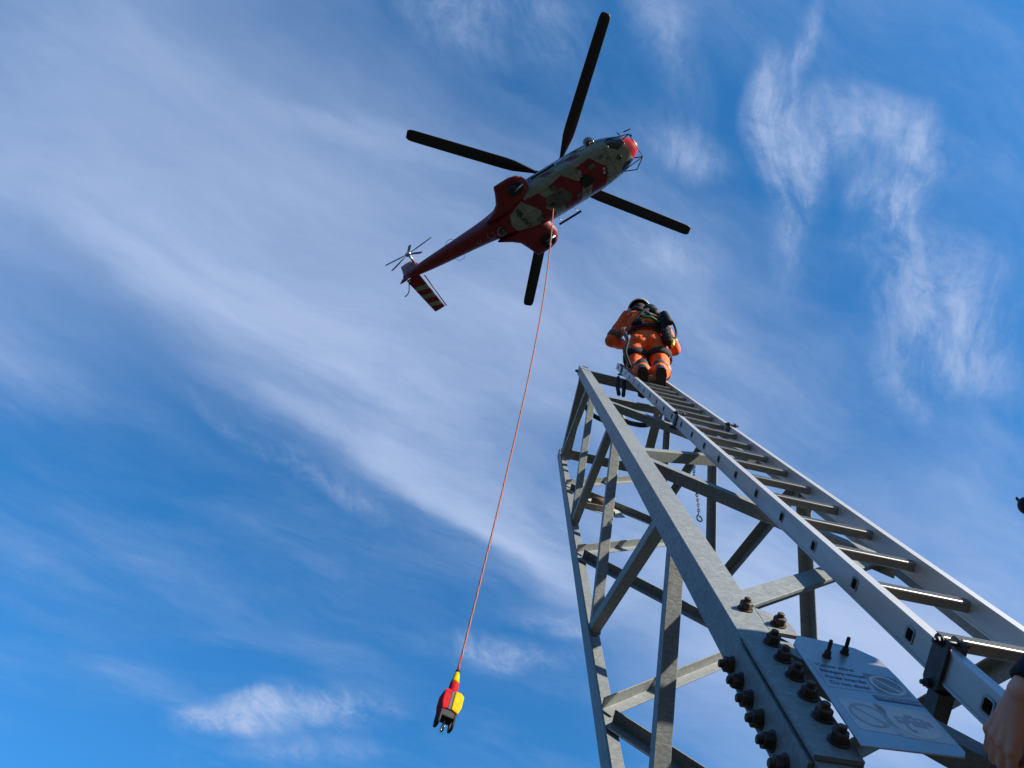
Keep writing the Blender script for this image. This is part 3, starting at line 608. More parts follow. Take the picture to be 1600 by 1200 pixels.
# main rotor blades, at rest
for (tx, ty) in ((6.11, -5.27), (-5.0, -5.44), (4.86, 6.38), (-4.89, 5.14)):
    r = math.hypot(tx, ty); d = Vector((tx / r, ty / r, 0)); s = Vector((-d.y, d.x, 0)); bm = nb(); secs = []
    for u_, ch, th in ((.35, .09, .09), (1.1, .09, .07), (1.5, .16, .06), (2.15, .27, .05), (2.6, .29, .045), (r * .7, .285, .04), (r * .96, .275, .035), (r * .985, .25, .025), (r, .17, .015)):
        zz = .0 + .012 * u_; 
        secs.append([Vector(d * u_ + s * (ch * math.cos(a)) + Vector((0, 0, zz + th * math.sin(a) * (1.0 if math.cos(a) > -.3 else .5)))) for a in [2 * math.pi * k / 16 for k in range(16)]])
    loft(bm, secs); obj('rotor_blade', bm, HK, heli)
    bm = nb(); tube(bm, [d * .2, d * 1.0], .10, 10); obj('blade_sleeve', bm, HK, heli)
# sponsons with the main wheels
for sd_ in (1, -1):
    k_ = 1.0 if sd_ > 0 else .80
    rows = []
    for y, xa, xb, zlo, zhi in ((.55, -1.35, -4.0, -3.02, -2.0), (.85, -1.32, -3.45, -3.06, -2.15), (1.15, -1.26, -3.08, -3.04, -2.25), (1.5, -1.20, -2.92, -2.98, -2.35), (1.8, -1.32, -2.80, -2.92, -2.42), (2.02, -1.52, -2.74, -2.86, -2.50), (2.13, -1.85, -2.68, -2.76, -2.62)):
        yy = .55 + (y - .55) * k_; cx = (xa + xb) / 2; hx_ = (xa - xb) / 2; zc_ = (zlo + zhi) / 2; hz = (zhi - zlo) / 2
        rows.append([(cx + hx_ * math.copysign(abs(math.cos(a)) ** .8, math.cos(a)), sd_ * yy, zc_ + hz * math.copysign(abs(math.sin(a)) ** .9, math.sin(a))) for a in [2 * math.pi * k / 40 for k in range(40)]])
    bm = nb(); loft(bm, rows); sp_ = obj('sponson', bm, HR, heli)
    yw = 1.62 if sd_ > 0 else -1.28
    bm = nb(); prism(bm, (0, 0, -3.06), (0, 0, -2.93), rr_loop(-1.85, yw, .36, .27, .2, 6), (1, 0, 0), (0, 1, 0)); obj('wheel_bay', bm, HK, sp_)
    bm = nb(); tube(bm, [(-1.98, yw + sd_ * .02, -3.22), (-1.98, yw + sd_ * .24, -3.22)], [.19, .19], 24); tube(bm, [(-1.98, yw + sd_ * .00, -3.22), (-1.98, yw + sd_ * .26, -3.22)], .09, 12); obj('wheel', bm, RUBBER, heli)
    bm = nb(); tube(bm, [(-1.45, yw, -3.0), (-1.95, yw - sd_ * .02, -3.22)], .055, 10); obj('gear_leg', bm, METAL, heli)
    bm = nb(); box(bm, (-.98, sd_ * 1.28 - .05, -2.98), (.28, sd_ * 1.28 + .05, -2.93)); obj('foot_step', bm, HK, heli, bevel=.01)
    for x in (-.8, .1):
        bm = nb(); tube(bm, [(x, sd_ * 1.0, -2.85), (x, sd_ * 1.26, -2.955)], .015, 6); obj('step_bracket', bm, METAL, heli)
    bm = nb(); box(bm, (-1.3, sd_ * 1.075 - .012, -2.42), (1.9, sd_ * 1.075 + .012, -2.39)); obj('door_rail', bm, METAL, heli)
# belly details
def blob(c, r, m, nm, sz=1.0, par=heli):
    bm = nb(); bmesh.ops.create_uvsphere(bm, u_segments=16, v_segments=10, radius=r)
    for v in bm.verts: v.co.z *= sz; v.co += Vector(c)
    return obj(nm, bm, m, par, smooth=True)
blob((2.2, .04, -3.2), .09, METAL, 'landing_light'); blob((2.14, .2, -3.2), .08, METAL, 'landing_light'); blob((2.3, .42, -3.19), .07, HW, 'landing_light')
blob((2.9, .05, -3.2), .05, HW, 'antenna'); blob((2.86, -.72, -3.1), .06, HW, 'antenna'); blob((-3.5, .11, -2.95), .17, GLS, 'antenna_dome', .7); blob((2.6, -.3, -3.22), .04, HK, 'antenna')
bm = nb(); tube(bm, [(-3.5 + .22 * math.cos(a), .11 + .2 * math.sin(a), -2.93 + .05 * math.cos(a)) for a in [k * math.pi / 8 for k in range(17)]], .02, 6); obj('dome_ring', bm, METAL, heli)
for cx, rr in ((-4.07, .17), (-4.75, .10)):
    bm = nb(); zz = interp(cx)[1] - .02; tube(bm, [(cx + rr * math.cos(a), .05 + rr * math.sin(a), zz + .28 * rr * math.cos(a) * -1 + .05 * abs(math.sin(a))) for a in [k * math.pi / 8 for k in range(17)]], .016, 6); obj('port_ring', bm, HW, heli)
bm = nb(); tube(bm, [(3.11 + .10 * math.cos(a), -.03 + .10 * math.sin(a), -3.165) for a in [k * math.pi / 8 for k in range(17)]], .022, 6); tube(bm, [(3.11, -.03, -3.17), (3.11, .05, -3.17)], .03, 6); obj('emblem', bm, HK, heli)
bm = nb(); tube(bm, [(-.72, .23, -3.18), (-.72, .23, -3.34)], [.10, .05], 12); obj('cargo_swivel', bm, HK, heli)
bm = nb(); box(bm, (.95, -.10, -3.30), (1.5, .32, -3.19)); obj('equipment_pod', bm, HK, heli, bevel=.03)
PL = mat('panel_line', (.05, .055, .05), .8)
for x in (2.7, 1.0, .3, -.45, -1.35, -2.0):
    bm = nb(); box(bm, (x - .008, -.80, -3.204), (x + .008, .80, -3.197)); obj('panel_seam', bm, PL, heli)
for y in (-.55, .0, .55):
    bm = nb(); box(bm, (-2.0, y - .007, -3.2035), (2.6, y + .007, -3.198)); obj('panel_seam', bm, PL, heli)
for (x, y, a, b) in ((1.75, -.35, .16, .12), (.6, .52, .14, .10), (-.3, -.42, .12, .12), (-1.6, .5, .14, .10), (2.35, -.5, .10, .08)):
    bm = nb(); prism(bm, (0, 0, -3.212), (0, 0, -3.198), rr_loop(x, y, a, b, .03), (1, 0, 0), (0, 1, 0)); obj('hatch', bm, HG, heli)
for (x, y, h_) in ((1.5, .15, .22), (-.1, -.1, .16), (-2.9, -.2, .25)):
    bm = nb(); prism(bm, (0, y - .008, 0), (0, y + .008, 0), [(x - .08, -3.19), (x + .06, -3.19), (x - .06, -3.19 - h_), (x - .10, -3.19 - h_)], (1, 0, 0), (0, 0, 1)); obj('blade_aerial', bm, HK, heli)
# nose frame (wire guard)
for pts in ([(3.0, .72, -2.9), (4.14, .60, -2.95), (4.04, -.66, -2.95), (3.0, -.9, -2.5)], [(3.87, -.86, -2.9), (4.3, -.80, -2.9)], [(4.14, .6, -2.95), (3.7, .50, -2.6)], [(4.04, -.66, -2.95), (3.65, -.5, -2.6)], [(3.6, -.95, -2.7), (3.75, -.62, -2.7)], [(2.6, .72, -2.3), (3.6, 1.0, -2.9), (4.14, .6, -2.95)]):
    bm = nb(); tube(bm, pts, .028, 6); obj('guard_tube', bm, BLKST, heli)
blob((4.1, -.56, -2.98), .06, HK, 'mirror')
# bubble window
bub = blob((2.25, -1.06, -2.05), .30, mat('bubble_glazing', (.35, .45, .55), .05, spec=.8), 'bubble_window', 1.0)
bub.data.materials[0].node_tree.nodes['Principled BSDF'].inputs['Transmission Weight'].default_value = .92
# tail: fin, stabiliser, tail rotor
def airfoil(ch, th, n=12): return [(ch * .5 * math.cos(2 * math.pi * k / n), th * .5 * math.sin(2 * math.pi * k / n)) for k in range(n)]
bm = nb(); loft(bm, [[(cx + p, q, z) for p, q in airfoil(ch, th)] for z, cx, ch, th in ((-1.3, -8.5, 1.0, .22), (-.6, -8.65, 1.05, .2), (.4, -8.9, .85, .14), (1.05, -9.1, .65, .08))]); obj('tail_fin', bm, HR, heli)
bm = nb(); loft(bm, [[(cx + p, q, z) for p, q in airfoil(ch, th)] for z, cx, ch, th in ((-1.2, -8.75, .95, .12), (-1.75, -9.1, .45, .05))]); obj('tail_fin', bm, HR, heli)
bm = nb(); n1, n2 = 44, 16; G = {}
for side_ in (0, 1):
    for i in range(n1 + 1):
        for j in range(n2 + 1):
            y = .15 + 2.12 * i / n1; x0 = -8.33 + .06 * i / n1; x1 = -9.06 + .2 * i / n1; x = x0 + (x1 - x0) * j / n2; th = .045 * math.sqrt(max(0, 1 - (2 * j / n2 - 1) ** 2)) + .002
            G[side_, i, j] = bm.verts.new((x, y, -1.30 + (th if side_ else -th)))
for side_ in (0, 1):
    for i in range(n1):
        for j in range(n2):
            f = bm.faces.new((G[side_, i, j], G[side_, i + 1, j], G[side_, i + 1, j + 1], G[side_, i, j + 1])); f.smooth = True
            y = .15 + 2.12 * (i + .5) / n1; t_ = (y - .62 + .16 * (1 - j / n2) * -1.2) / .52
            f.material_index = 0 if (t_ > 0 and (t_ % 1.0) < .46) else 1
for i in (0, n1):
    for j in range(n2): bm.faces.new((G[0, i, j], G[0, i, j + 1], G[1, i, j + 1], G[1, i, j])).material_index = 1
me = bpy.data.meshes.new('stabiliser'); bmesh.ops.recalc_face_normals(bm, faces=bm.faces[:]); bm.to_mesh(me); bm.free(); me.materials.append(HW); me.materials.append(HR)
stb = bpy.data.objects.new('stabiliser', me); COL.objects.link(stb); stb.parent = heli
bm = nb(); tube(bm, [(-8.14, .35, -1.34), (-8.19, 2.28, -1.34)], .03, 8); obj('slat', bm, HK, stb)
bm = nb(); tube(bm, [(-8.5, 0, .25), (-8.5, -.62, .25)], .07, 10); tube(bm, [(-8.5, -.50, .25), (-8.5, -.66, .25)], .16, 12); trh = obj('tail_rotor_hub', bm, METAL, heli)
for k in range(5):
    a = math.radians(17 + 72 * k); d = Vector((math.cos(a), 0, math.sin(a))); s = Vector((-d.z, 0, d.x)); bm = nb()
    loft(bm, [[d * u_ + s * (ch * math.cos(b)) + Vector((-8.5, -.58 + .02 * math.sin(b), .25)) for b in [2 * math.pi * q / 10 for q in range(10)]] for u_, ch in ((.12, .04), (.35, .05), (.5, .10), (1.48, .10))]); obj('tail_rotor_blade', bm, HK, heli)
bm = nb(); tube(bm, catmull([(-8.9, .15, -1.5), (-9.2, .55, -1.75), (-9.5, .65, -1.8)]), .025, 6); obj('tail_skid', bm, HK, heli)
for y in (-1, 1):
    bm = nb(); tube(bm, catmull([(-5.8, y * .30, -1.7), (-5.9, y * .55, -1.7), (-6.2, y * .55, -1.7), (-6.4, y * .30, -1.6)], 5), .012, 5); obj('aerial', bm, METAL, heli)
# ------------------------------------------------------------------ people
def capsule(bm, a, b, ra, rb, n=14, m=5):
    a = Vector(a); b = Vector(b); d = b - a; ln = d.length
    if ln < 1e-6: d = Vector((0, 0, 1))
    d, s, u = frame(d); rings = []
    for i in range(m, -1, -1):
        t = math.pi / 2 * i / m; rings.append((a - d * ra * math.sin(t), max(ra * math.cos(t), 1e-4)))
    for i in range(0, m + 1):
        t = math.pi / 2 * i / m; rings.append((b + d * rb * math.sin(t), max(rb * math.cos(t), 1e-4)))
    loft(bm, [[p + (s * math.cos(2 * math.pi * k / n) + u * math.sin(2 * math.pi * k / n)) * r for k in range(n)] for p, r in rings])
def ellip(bm, c, r, rot=None, n=20):
    g = bmesh.ops.create_uvsphere(bm, u_segments=n, v_segments=n // 2, radius=1)
    M = Matrix.Translation(Vector(c)) @ (rot.to_4x4() if rot else Matrix.Identity(4)) @ Matrix.Diagonal((*r, 1))
    bmesh.ops.transform(bm, matrix=M, verts=g['verts'])
def organic(name, caps, ells, m, parent, voxel=.012, smooth=4, disp=0.0, dscale=.08):
    bm = nb()
    for c in caps: capsule(bm, *c)
    for e_ in ells: ellip(bm, *e_)
    o = obj(name, bm, m, parent, smooth=True)
    r = o.modifiers.new('skin', 'REMESH'); r.mode = 'VOXEL'; r.voxel_size = voxel; r.use_smooth_shade = True
    s = o.modifiers.new('smooth', 'SMOOTH'); s.factor = .6; s.iterations = smooth
    if disp:
        tx = bpy.data.textures.new(name + '_folds', 'CLOUDS'); tx.noise_scale = dscale; tx.noise_depth = 2
        d = o.modifiers.new('folds', 'DISPLACE'); d.texture = tx; d.strength = disp; d.mid_level = .5
    return o
ORG = mat('hi_vis_orange', (1.0, .135, .006), .7, var=.16, scale=7, bump=.35, bscale=16)
REFL = mat('reflective_tape', (.13, .12, .105), .5, .1, var=.2, scale=30)
SKIN = mat('skin', (.80, .36, .25), .55, var=.14, scale=40, bump=.12, bscale=260)
BOOT = mat('boot_black', (.02, .018, .017), .7, var=.3, scale=40, bump=.2); SOLE = mat('boot_sole', (.03, .026, .024), .85, bump=.4, scale=60)
HELM = mat('helmet_shell', (.012, .012, .014), .6, spec=.2); HELMW = mat('helmet_white_edge', (.65, .65, .65), .4)
HAIR = mat('dark_hair', (.02, .014, .01), .8)
GREEN = mat('green_strap', (.02, .20, .05), .6, var=.3, scale=40); YPLA = mat('yellow_gear', (.65, .5, .05), .5)
def band(pts, w, m, nm, parent, flat=.35):
    """flat strap following points"""
    P = catmull(pts, 6); bm = nb(); rings = []
    up = None
    for i, p in enumerate(P):
        d = (P[min(i + 1, len(P) - 1)] - P[max(i - 1, 0)]).normalized()
        c = p - Vector((0, .05, p.z)); out = Vector((p.x, p.y - .02, 0)).normalized() if Vector((p.x, p.y - .02, 0)).length > .01 else Vector((0, -1, 0))
        s = d.cross(out).normalized(); o_ = s.cross(d).normalized()
        rings.append([p + s * (w / 2 * math.cos(2 * math.pi * k / 8)) + o_ * (w * flat / 2 * math.sin(2 * math.pi * k / 8)) for k in range(8)])
    loft(bm, rings); return obj(nm, bm, m, parent)
def ringband(a, b, r, ry, w, m, nm, parent):
    """band of tape round a limb between a and b"""
    a = Vector(a); b = Vector(b); d, s, u = frame(b - a); bm = nb(); rings = []
    for t in (-.5, -.4, .4, .5):
        rr = 1 if abs(t) < .45 else .93
        rings.append([a + d * (w * t) + s * (r * rr * math.cos(2 * math.pi * k / 20)) + u * (ry * rr * math.sin(2 * math.pi * k / 20)) for k in range(20)])
    loft(bm, rings, caps=False); return obj(nm, bm, m, parent)
def finger(base, d0, d1, ln, r, curl, axis):
    """three tapered joints; each bends by curl about axis"""
    out = []; p = Vector(base); d = Vector(d0).normalized()
    for i, f in enumerate((.45, .32, .23)):
        q = p + d * ln * f; out.append((p.copy(), q.copy(), r * (1 - .12 * i), r * (.92 - .12 * i))); p = q
        d = Matrix.Rotation(curl[i], 3, axis) @ d
    return out
# --- the climber on the ladder head
pw = MAST @ Vector((.540, -.13, 6.30))
climber = thing('person', 'climber in orange coverall, black harness and helmet standing at the ladder top', 'person', Matrix.Translation(pw))
p1 = climber; climber.scale = (.93, .93, .95)
hd = Vector((-.035, .11, 1.655))
hL, aL, kL = Vector((-.10, .17, .86)), Vector((-.085, .02, .12)), Vector((-.14, .24, .48))
hR_, aR, kR = Vector((.10, .17, .86)), Vector((.075, .02, .10)), Vector((.13, .24, .47))
sL, eL, wL = Vector((-.17, .08, 1.42)), Vector((-.35, .22, 1.17)), Vector((-.13, .38, 1.34))
sR, eR, wR = Vector((.165, .11, 1.39)), Vector((.30, .30, 1.11)), Vector((.14, .44, 1.24))
chest = Vector((0, .12, 1.30)); waist = Vector((0, .07, 1.05))
caps = [(hL, kL, .07, .05), (kL, aL, .05, .035), (hR_, kR, .07, .05), (kR, aR, .05, .035), (sL, eL, .042, .034), (eL, wL, .034, .024), (sR, eR, .042, .034), (eR, wR, .034, .024), ((0, .12, 1.4), hd, .05, .05)]
for w_, s_ in ((wL, 1), (wR, -1)):
    dr = Vector((s_ * .25, .9, -.2)).normalized(); pm = w_ + dr * .05; caps.append((w_, pm + dr * .03, .026, .030))
    for j in range(4):
        b0 = pm + dr * .045 + Vector((s_ * (-.03 + .02 * j), 0, .006)); caps += finger(b0, dr, None, .085 - .008 * abs(j - 1), .0095, (-.7, -.7, -.5), 'X')
    caps += finger(pm + Vector((s_ * .03, 0, 0)), dr + Vector((s_ * .8, 0, -.2)), None, .065, .011, (-.4, -.4, 0), 'X')
organic('body', caps, [((0, .12, 1.28), (.14, .10, .20)), ((0, .15, .95), (.14, .11, .14)), (hd, (.078, .095, .112)), (hd + Vector((0, .095, -.01)), (.014, .02, .02)), (hd + Vector((.078, .0, -.01)), (.012, .02, .03)), (hd + Vector((-.078, .0, -.01)), (.012, .02, .03)), (hd + Vector((0, .03, -.09)), (.05, .06, .04))], SKIN, p1, voxel=.009, smooth=3)
suit = [(hL, kL, .110, .082), (kL, aL + Vector((0, 0, -.02)), .082, .076), (hR_, kR, .110, .082), (kR, aR + Vector((0, 0, -.02)), .082, .078), (sL, eL, .082, .068), (eL, wL + (eL - wL) * .15, .068, .048), (sR, eR, .082, .068), (eR, wR + (eR - wR) * .15, .068, .048), ((-.10, .08, 1.40), (.10, .09, 1.40), .088, .088), (hL + Vector((.03, -.03, .03)), hL + Vector((.03, -.03, .03)), .112, .112), (hR_ + Vector((-.03, -.03, .03)), hR_ + Vector((-.03, -.03, .03)), .112, .112)]
organic('coverall', suit, [((0, .10, 1.27), (.20, .14, .24)), ((0, .165, .99), (.175, .135, .18)), ((0, .11, 1.47), (.085, .08, .07))], ORG, p1, voxel=.011, smooth=3, disp=.026, dscale=.085)
for a_, s_ in ((aL, -1), (aR, 1)):
    bt = organic('boot', [(a_ + Vector((0, 0, .10)), a_ + Vector((0, -.01, -.03)), .062, .058), (a_ + Vector((0, -.035, -.05)), a_ + Vector((s_ * .01, .16, -.062)), .048, .042), (a_ + Vector((0, .08, -.045)), a_ + Vector((s_ * .01, .17, -.06)), .05, .045)], [], BOOT, p1, voxel=.009, smooth=3)
    bm = nb(); pts = [(-.022, -.092), (0, -.097), (.022, -.092), (.042, -.07), (.050, -.02), (.04, .05), (.052, .13), (.045, .20), (0, .225), (-.045, .20), (-.052, .13), (-.04, .05), (-.050, -.02), (-.042, -.07)]
    prism(bm, a_ + Vector((0, 0, -.118)), a_ + Vector((0, 0, -.092)), pts, (1, 0, 0), (0, 1, 0))
    for y in (-.07, -.045, -.02, .07, .10, .13, .16): box(bm, tuple(a_ + Vector((-.042, y - .007, -.125))), tuple(a_ + Vector((.042, y + .007, -.1175))))
    obj('sole', bm, SOLE, bt)
# helmet
bm = nb(); rg = []
for i in range(9):
    t = i / 8 * math.pi / 2; rg.append([hd + Vector((.122 * math.cos(t) * math.cos(a), .145 * math.cos(t) * math.sin(a) + .0, .015 + .135 * math.sin(t))) for a in [2 * math.pi * k / 28 for k in range(28)]])
rg[-1] = [hd + Vector((.004 * math.cos(2 * math.pi * k / 28), .004 * math.sin(2 * math.pi * k / 28), .151)) for k in range(28)]
rg = [[hd + (p - hd) * .93 for p in rg[0]]] + rg
loft(bm, rg); hm = obj('helmet', bm, HELM, p1)
bm = nb(); tube(bm, [hd + Vector((.124 * math.cos(a), .147 * math.sin(a), .012)) for a in [math.pi + .1 + (math.pi - .2) * k / 24 for k in range(25)]], .007, 8); obj('rim', bm, HELMW, hm)
bm = nb(); tube(bm, catmull([hd + Vector((-.085, -.04, .02)), hd + Vector((-.075, -.06, -.06)), hd + Vector((0, -.085, -.09)), hd + Vector((.075, -.06, -.06)), hd + Vector((.085, -.04, .02))]), .008, 6); obj('strap', bm, WEB, hm)
for s_ in (-1, 1):
    bm = nb(); ellip(bm, hd + Vector((s_ * .10, .0, -.01)), (.028, .04, .05)); obj('ear_cup', bm, BLK, hm, smooth=True)
bm = nb(); ellip(bm, hd + Vector((0, -.018, -.035)), (.088, .098, .105)); capsule(bm, hd + Vector((0, -.03, -.08)), hd + Vector((0, -.03, -.17)), .07, .075); obj('hair', bm, HAIR, p1, smooth=True)
# harness
hn = obj('harness', (lambda b: (ellip(b, (0, -.045, 1.30), (.045, .022, .05)), b)[1])(nb()), WEB, p1, smooth=True)
back = lambda x, z: Vector((x, .10 + .07 * max(0, min(1, (1.25 - z) / .25)) - .155 * math.sqrt(max(.05, 1 - (x / .235) ** 2)) + .10 * max(0, z - 1.36), z))
for pts, w_ in (([(-.12, .18, 1.51), (-.13, .05, 1.49), back(-.11, 1.42), back(-.05, 1.34), back(0, 1.30), back(.06, 1.22), back(.14, 1.10)], .052), ([(.12, .18, 1.50), (.13, .06, 1.48), back(.11, 1.42), back(.05, 1.34), back(0, 1.30), back(-.06, 1.22), back(-.14, 1.10)], .052)):
    band(pts, w_, WEB, 'strap', hn, .3)
el = lambda cx, cy, rx, ry, z, a0=0, a1=360, n=16, dz=0: [Vector((cx + rx * math.cos(math.radians(a0 + (a1 - a0) * k / n)), cy + ry * math.sin(math.radians(a0 + (a1 - a0) * k / n)), z + dz * math.cos(math.radians(a0 + (a1 - a0) * k / n)))) for k in range(n + 1)]
band(el(0, .155, .195, .155, 1.07), .07, WEB, 'belt', hn, .35)
for c_, s_ in ((hL, -1), (hR_, 1)):
    ringband(c_ + Vector((s_ * .015, .04, -.13)), c_ + Vector((s_ * .015, .10, -.30)), .128, .132, .085, WEB, 'leg_loop', hn)
band([back(-.03, 1.14) + Vector((0, -.03, 0)), back(.06, 1.12) + Vector((0, -.04, 0)), back(.14, 1.09) + Vector((0, -.03, 0))], .035, GREEN, 'lanyard', hn, .8)
bm = nb(); box(bm, (-.10, -.035, 1.09), (-.035, .0, 1.15)); obj('buckle', bm, METAL, hn, bevel=.006)
bm = nb(); ellip(bm, (.06, -.03, 1.40), (.075, .05, .07)); ellip(bm, (.10, -.02, 1.33), (.06, .05, .07)); ellip(bm, (-.07, -.01, 1.12), (.05, .035, .05)); obj('fall_arrest_block', bm, BLK, hn, smooth=True)
organic('gear_bag', [((.175, .0, 1.20), (.215, .06, .80), .045, .052), ((.205, .11, 1.14), (.23, .13, .88), .042, .042)], [], WEB, p1, voxel=.011, smooth=2, disp=.04, dscale=.04)
bm = nb(); tube(bm, catmull([(.17, -.03, 1.30), (.27, .0, 1.15), (.30, .04, .95), (.26, .02, .75), (.22, -.02, .62)]), .013, 8); obj('lanyard', bm, WEB, hn)
bm = nb(); tube(bm, catmull([(.13, .14, 1.49), (.19, .06, 1.44), (.21, -.02, 1.30), (.22, -.05, 1.15), (.24, -.04, 1.0)]), .03, 8); obj('hose', bm, WEB, hn)
bm = nb(); tube(bm, catmull([(.225, -.02, .66), (.235, -.04, .58), (.22, -.03, .50)]), .016, 8); obj('clip', bm, YPLA, hn)
for s_, x in ((-1, -.22), (-1, -.20)):
    bm = nb(); tube(bm, catmull([(x, .02, 1.06), (x - .03, -.02, .90), (x + .01 , -.01, .70), (x - .02, .03, .52), (x + .02, .08, .30)]), .009 if x < -.21 else .012, 8); obj('lanyard', bm, WEB, hn)
# reflective tape
for a_, b_, r_ in ((sL, eL, .079), (sR, eR, .079)): 
    c_ = a_.lerp(b_, .80); ringband(c_, b_, r_, r_, .055, REFL, 'reflective_tape', p1)
for k_, a_ in ((kL, aL), (kR, aR)): 
    c_ = k_.lerp(a_, .35); ringband(c_, a_, .090, .090, .05, REFL, 'reflective_tape', p1); c_ = k_.lerp(a_, .68); ringband(c_, a_, .087, .087, .04, REFL, 'reflective_tape', p1)
band([(-.155, .20, 1.47), (-.165, .06, 1.47), back(-.15, 1.38) + Vector((-.01, -.01, 0)), back(-.13, 1.24) + Vector((-.01, -.01, 0))], .05, REFL, 'reflective_tape', p1, .2)
band([back(-.05, 1.22), back(.05, 1.24), back(.15, 1.22)], .05, REFL, 'reflective_tape', p1, .2)
# --- the second worker beside the ladder: only a hand and a headset come into view
OH = Vector((1.12, .90, 0)); q0 = Vector((1.12, .98, 1.28))
mate = thing('person', 'worker at right edge gripping the ladder rail with one bare hand', 'person', Matrix.Translation(q0))
MI = Matrix.Translation(-q0) @ MAST
def MP(x, y, z): return MI @ Vector((x, y, z))
hd2 = Vector((1.17, .79, 3.05)) - q0
wr = MP(.368, -.120, 1.385); kn = [MP(.367 - .002 * j * (3 - j) * .8, -.032 + .001 * j, 1.420 - .0205 * j) for j in range(4)]
el2 = Vector((.94, .90, 2.63)) - q0; sh2 = Vector((1.17, .98, 2.83)) - q0
caps = [(sh2, el2, .042, .036), (el2, wr, .036, .0225)]
for j in range(4):
    caps.append((wr.lerp(kn[j], .12), kn[j], .0185, .0125))
ax = (MI.to_3x3() @ Vector((0, 0, 1))).normalized()
dy = MI.to_3x3() @ Vector((.10, 1, -.05)); 
for j in range(4):
    caps += finger(kn[j], dy, None, (.078, .086, .080, .064)[j], (.0104, .0106, .0100, .0090)[j], (-1.25, -1.35, -.6), ax)
caps += [(wr + (MI.to_3x3() @ Vector((.01, .02, .02))), MP(.384, -.098, 1.415), .019, .0155), (MP(.384, -.098, 1.415), MP(.425, -.092, 1.420), .0145, .0125), (MP(.425, -.092, 1.420), MP(.435, -.066, 1.410), .0125, .0105)]
kb = [(kn[j] + MI.to_3x3() @ Vector((-.0045, 0, 0)), (.0125, .0125, .011)) for j in range(4)]
organic('body', caps + [((sh2 + Vector((.1, 0, .04))), hd2 + Vector((0, 0, -.08)), .06, .055)], [(hd2, (.098, .08, .115)), (hd2 + Vector((-.10, 0, -.01)), (.022, .014, .02)), (hd2 + Vector((0, -.08, -.01)), (.02, .012, .03)), (hd2 + Vector((0, .08, -.01)), (.02, .012, .03))] + kb, SKIN, mate, voxel=.0034, smooth=3)
for j in range(4):
    pass
pv = Vector((1.16, .90, 2.15)) - q0
organic('coverall', [(sh2, el2, .075, .066), (el2, el2.lerp(wr, .62), .064, .047), (sh2, sh2 + Vector((.06, -.34, 0)), .09, .09), (sh2 + Vector((.06, -.34, 0)), sh2 + Vector((.0, -.52, -.28)), .078, .065), (sh2 + Vector((.0, -.52, -.28)), sh2 + Vector((-.2, -.38, -.4)), .062, .05), (pv + Vector((0, .1, 0)), Vector((1.12, 1.02, 1.42)) - q0, .12, .08), (pv + Vector((0, -.1, 0)), Vector((1.15, .80, 1.42)) - q0, .12, .08)],
        [(Vector((1.17, .82, 2.60)) - q0, (.15, .21, .29)), (Vector((1.17, .775, 2.90)) - q0, (.11, .15, .11)), (pv, (.15, .18, .2))], ORG, mate, voxel=.012, smooth=4, disp=.03, dscale=.06)  # second ellipsoid: out-of-view collar bulk, added to shade the leg splice
organic('boot', [(Vector((1.12, 1.02, 1.42)) - q0, Vector((1.12, 1.02, 1.34)) - q0, .06, .055), (Vector((1.12, 1.02, 1.33)) - q0, Vector((.96, 1.03, 1.32)) - q0, .045, .04)], [], BOOT, mate, voxel=.01)
organic('boot', [(Vector((1.15, .80, 1.42)) - q0, Vector((1.15, .80, 1.34)) - q0, .06, .055), (Vector((1.15, .80, 1.33)) - q0, Vector((.99, .79, 1.32)) - q0, .045, .04)], [], BOOT, mate, voxel=.01)
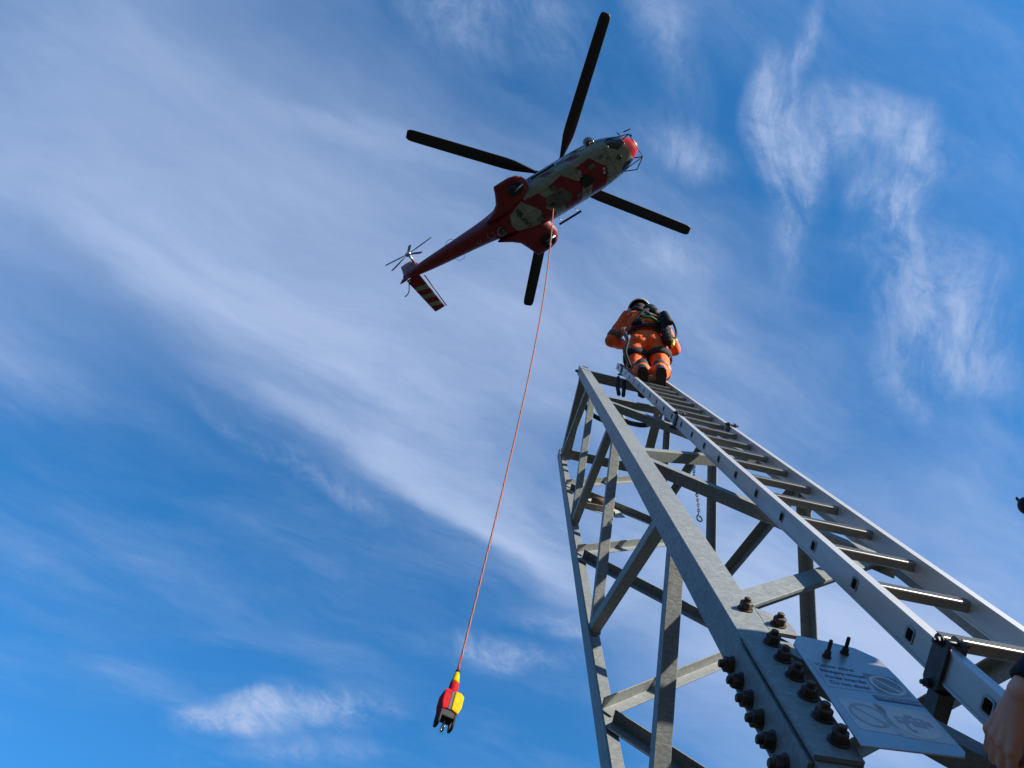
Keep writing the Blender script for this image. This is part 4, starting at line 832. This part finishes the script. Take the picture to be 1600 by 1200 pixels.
c_ = el2.lerp(wr, .885); bm = nb(); dd, s_, u_ = frame(wr - el2); loft(bm, [[c_ + dd * t + (s_ * math.cos(2 * math.pi * k / 24) + u_ * math.sin(2 * math.pi * k / 24)) * r for k in range(24)] for t, r in ((-.030, .029), (-.026, .034), (.022, .0325), (.026, .027))]); obj('cuff', bm, BLK, mate)
rg = []
for i in range(9):
    t = i / 8 * math.pi / 2; rg.append([hd2 + Vector((.15 * math.cos(t) * math.cos(a), .125 * math.cos(t) * math.sin(a), .01 + .145 * math.sin(t) + .002)) for a in [2 * math.pi * k / 28 for k in range(28)]])
bm = nb(); loft(bm, rg); h2 = obj('helmet', bm, mat('helmet_orange_white', (.7, .7, .68), .35, coat=.4), mate)
mc = Vector((.896, .985, 2.893)) - q0
bm = nb(); ellip(bm, mc, (.019, .019, .021)); obj('microphone', bm, BLK, h2, smooth=True)
bm = nb(); tube(bm, catmull([hd2 + Vector((0, .09, -.02)), hd2 + Vector((-.12, .15, -.02)), mc + Vector((.03, .02, .055)), mc + Vector((-.004, .005, .035)), mc]), .0028, 6); obj('microphone_boom', bm, BLK, h2)
bm = nb(); ellip(bm, hd2 + Vector((0, .095, -.01)), (.045, .028, .05)); ellip(bm, hd2 + Vector((0, -.095, -.01)), (.045, .028, .05)); obj('ear_cup', bm, BLK, h2, smooth=True)
# --- crew member looking down out of the bubble window
cm = HELI @ Matrix.Translation((2.25, -1.08, -2.18))
crew = thing('person', 'helmeted crew member looking down from the helicopter bubble window', 'person', cm)
organic('body', [((0, .25, -.45), (0, .05, -.08), .10, .06), ((.02, .3, -.35), (.28, .25, -.5), .05, .04), ((0, .35, -.35), (0, .55, -.7), .15, .14)], [((0, 0, .0), (.09, .085, .11)), ((.05, -.07, -.02), (.02, .02, .025)), ((.09, .0, 0), (.01, .015, .02)), ((-.09, .0, 0), (.01, .015, .02))], SKIN, crew, voxel=.012)
bm = nb(); ellip(bm, (0, .02, .03), (.125, .125, .125)); obj('helmet', bm, BLK, crew, smooth=True)
bm = nb(); ellip(bm, (0, .38, -.45), (.22, .2, .25)); obj('jacket', bm, mat('jacket_red', (.3, .02, .02), .7), crew, smooth=True)
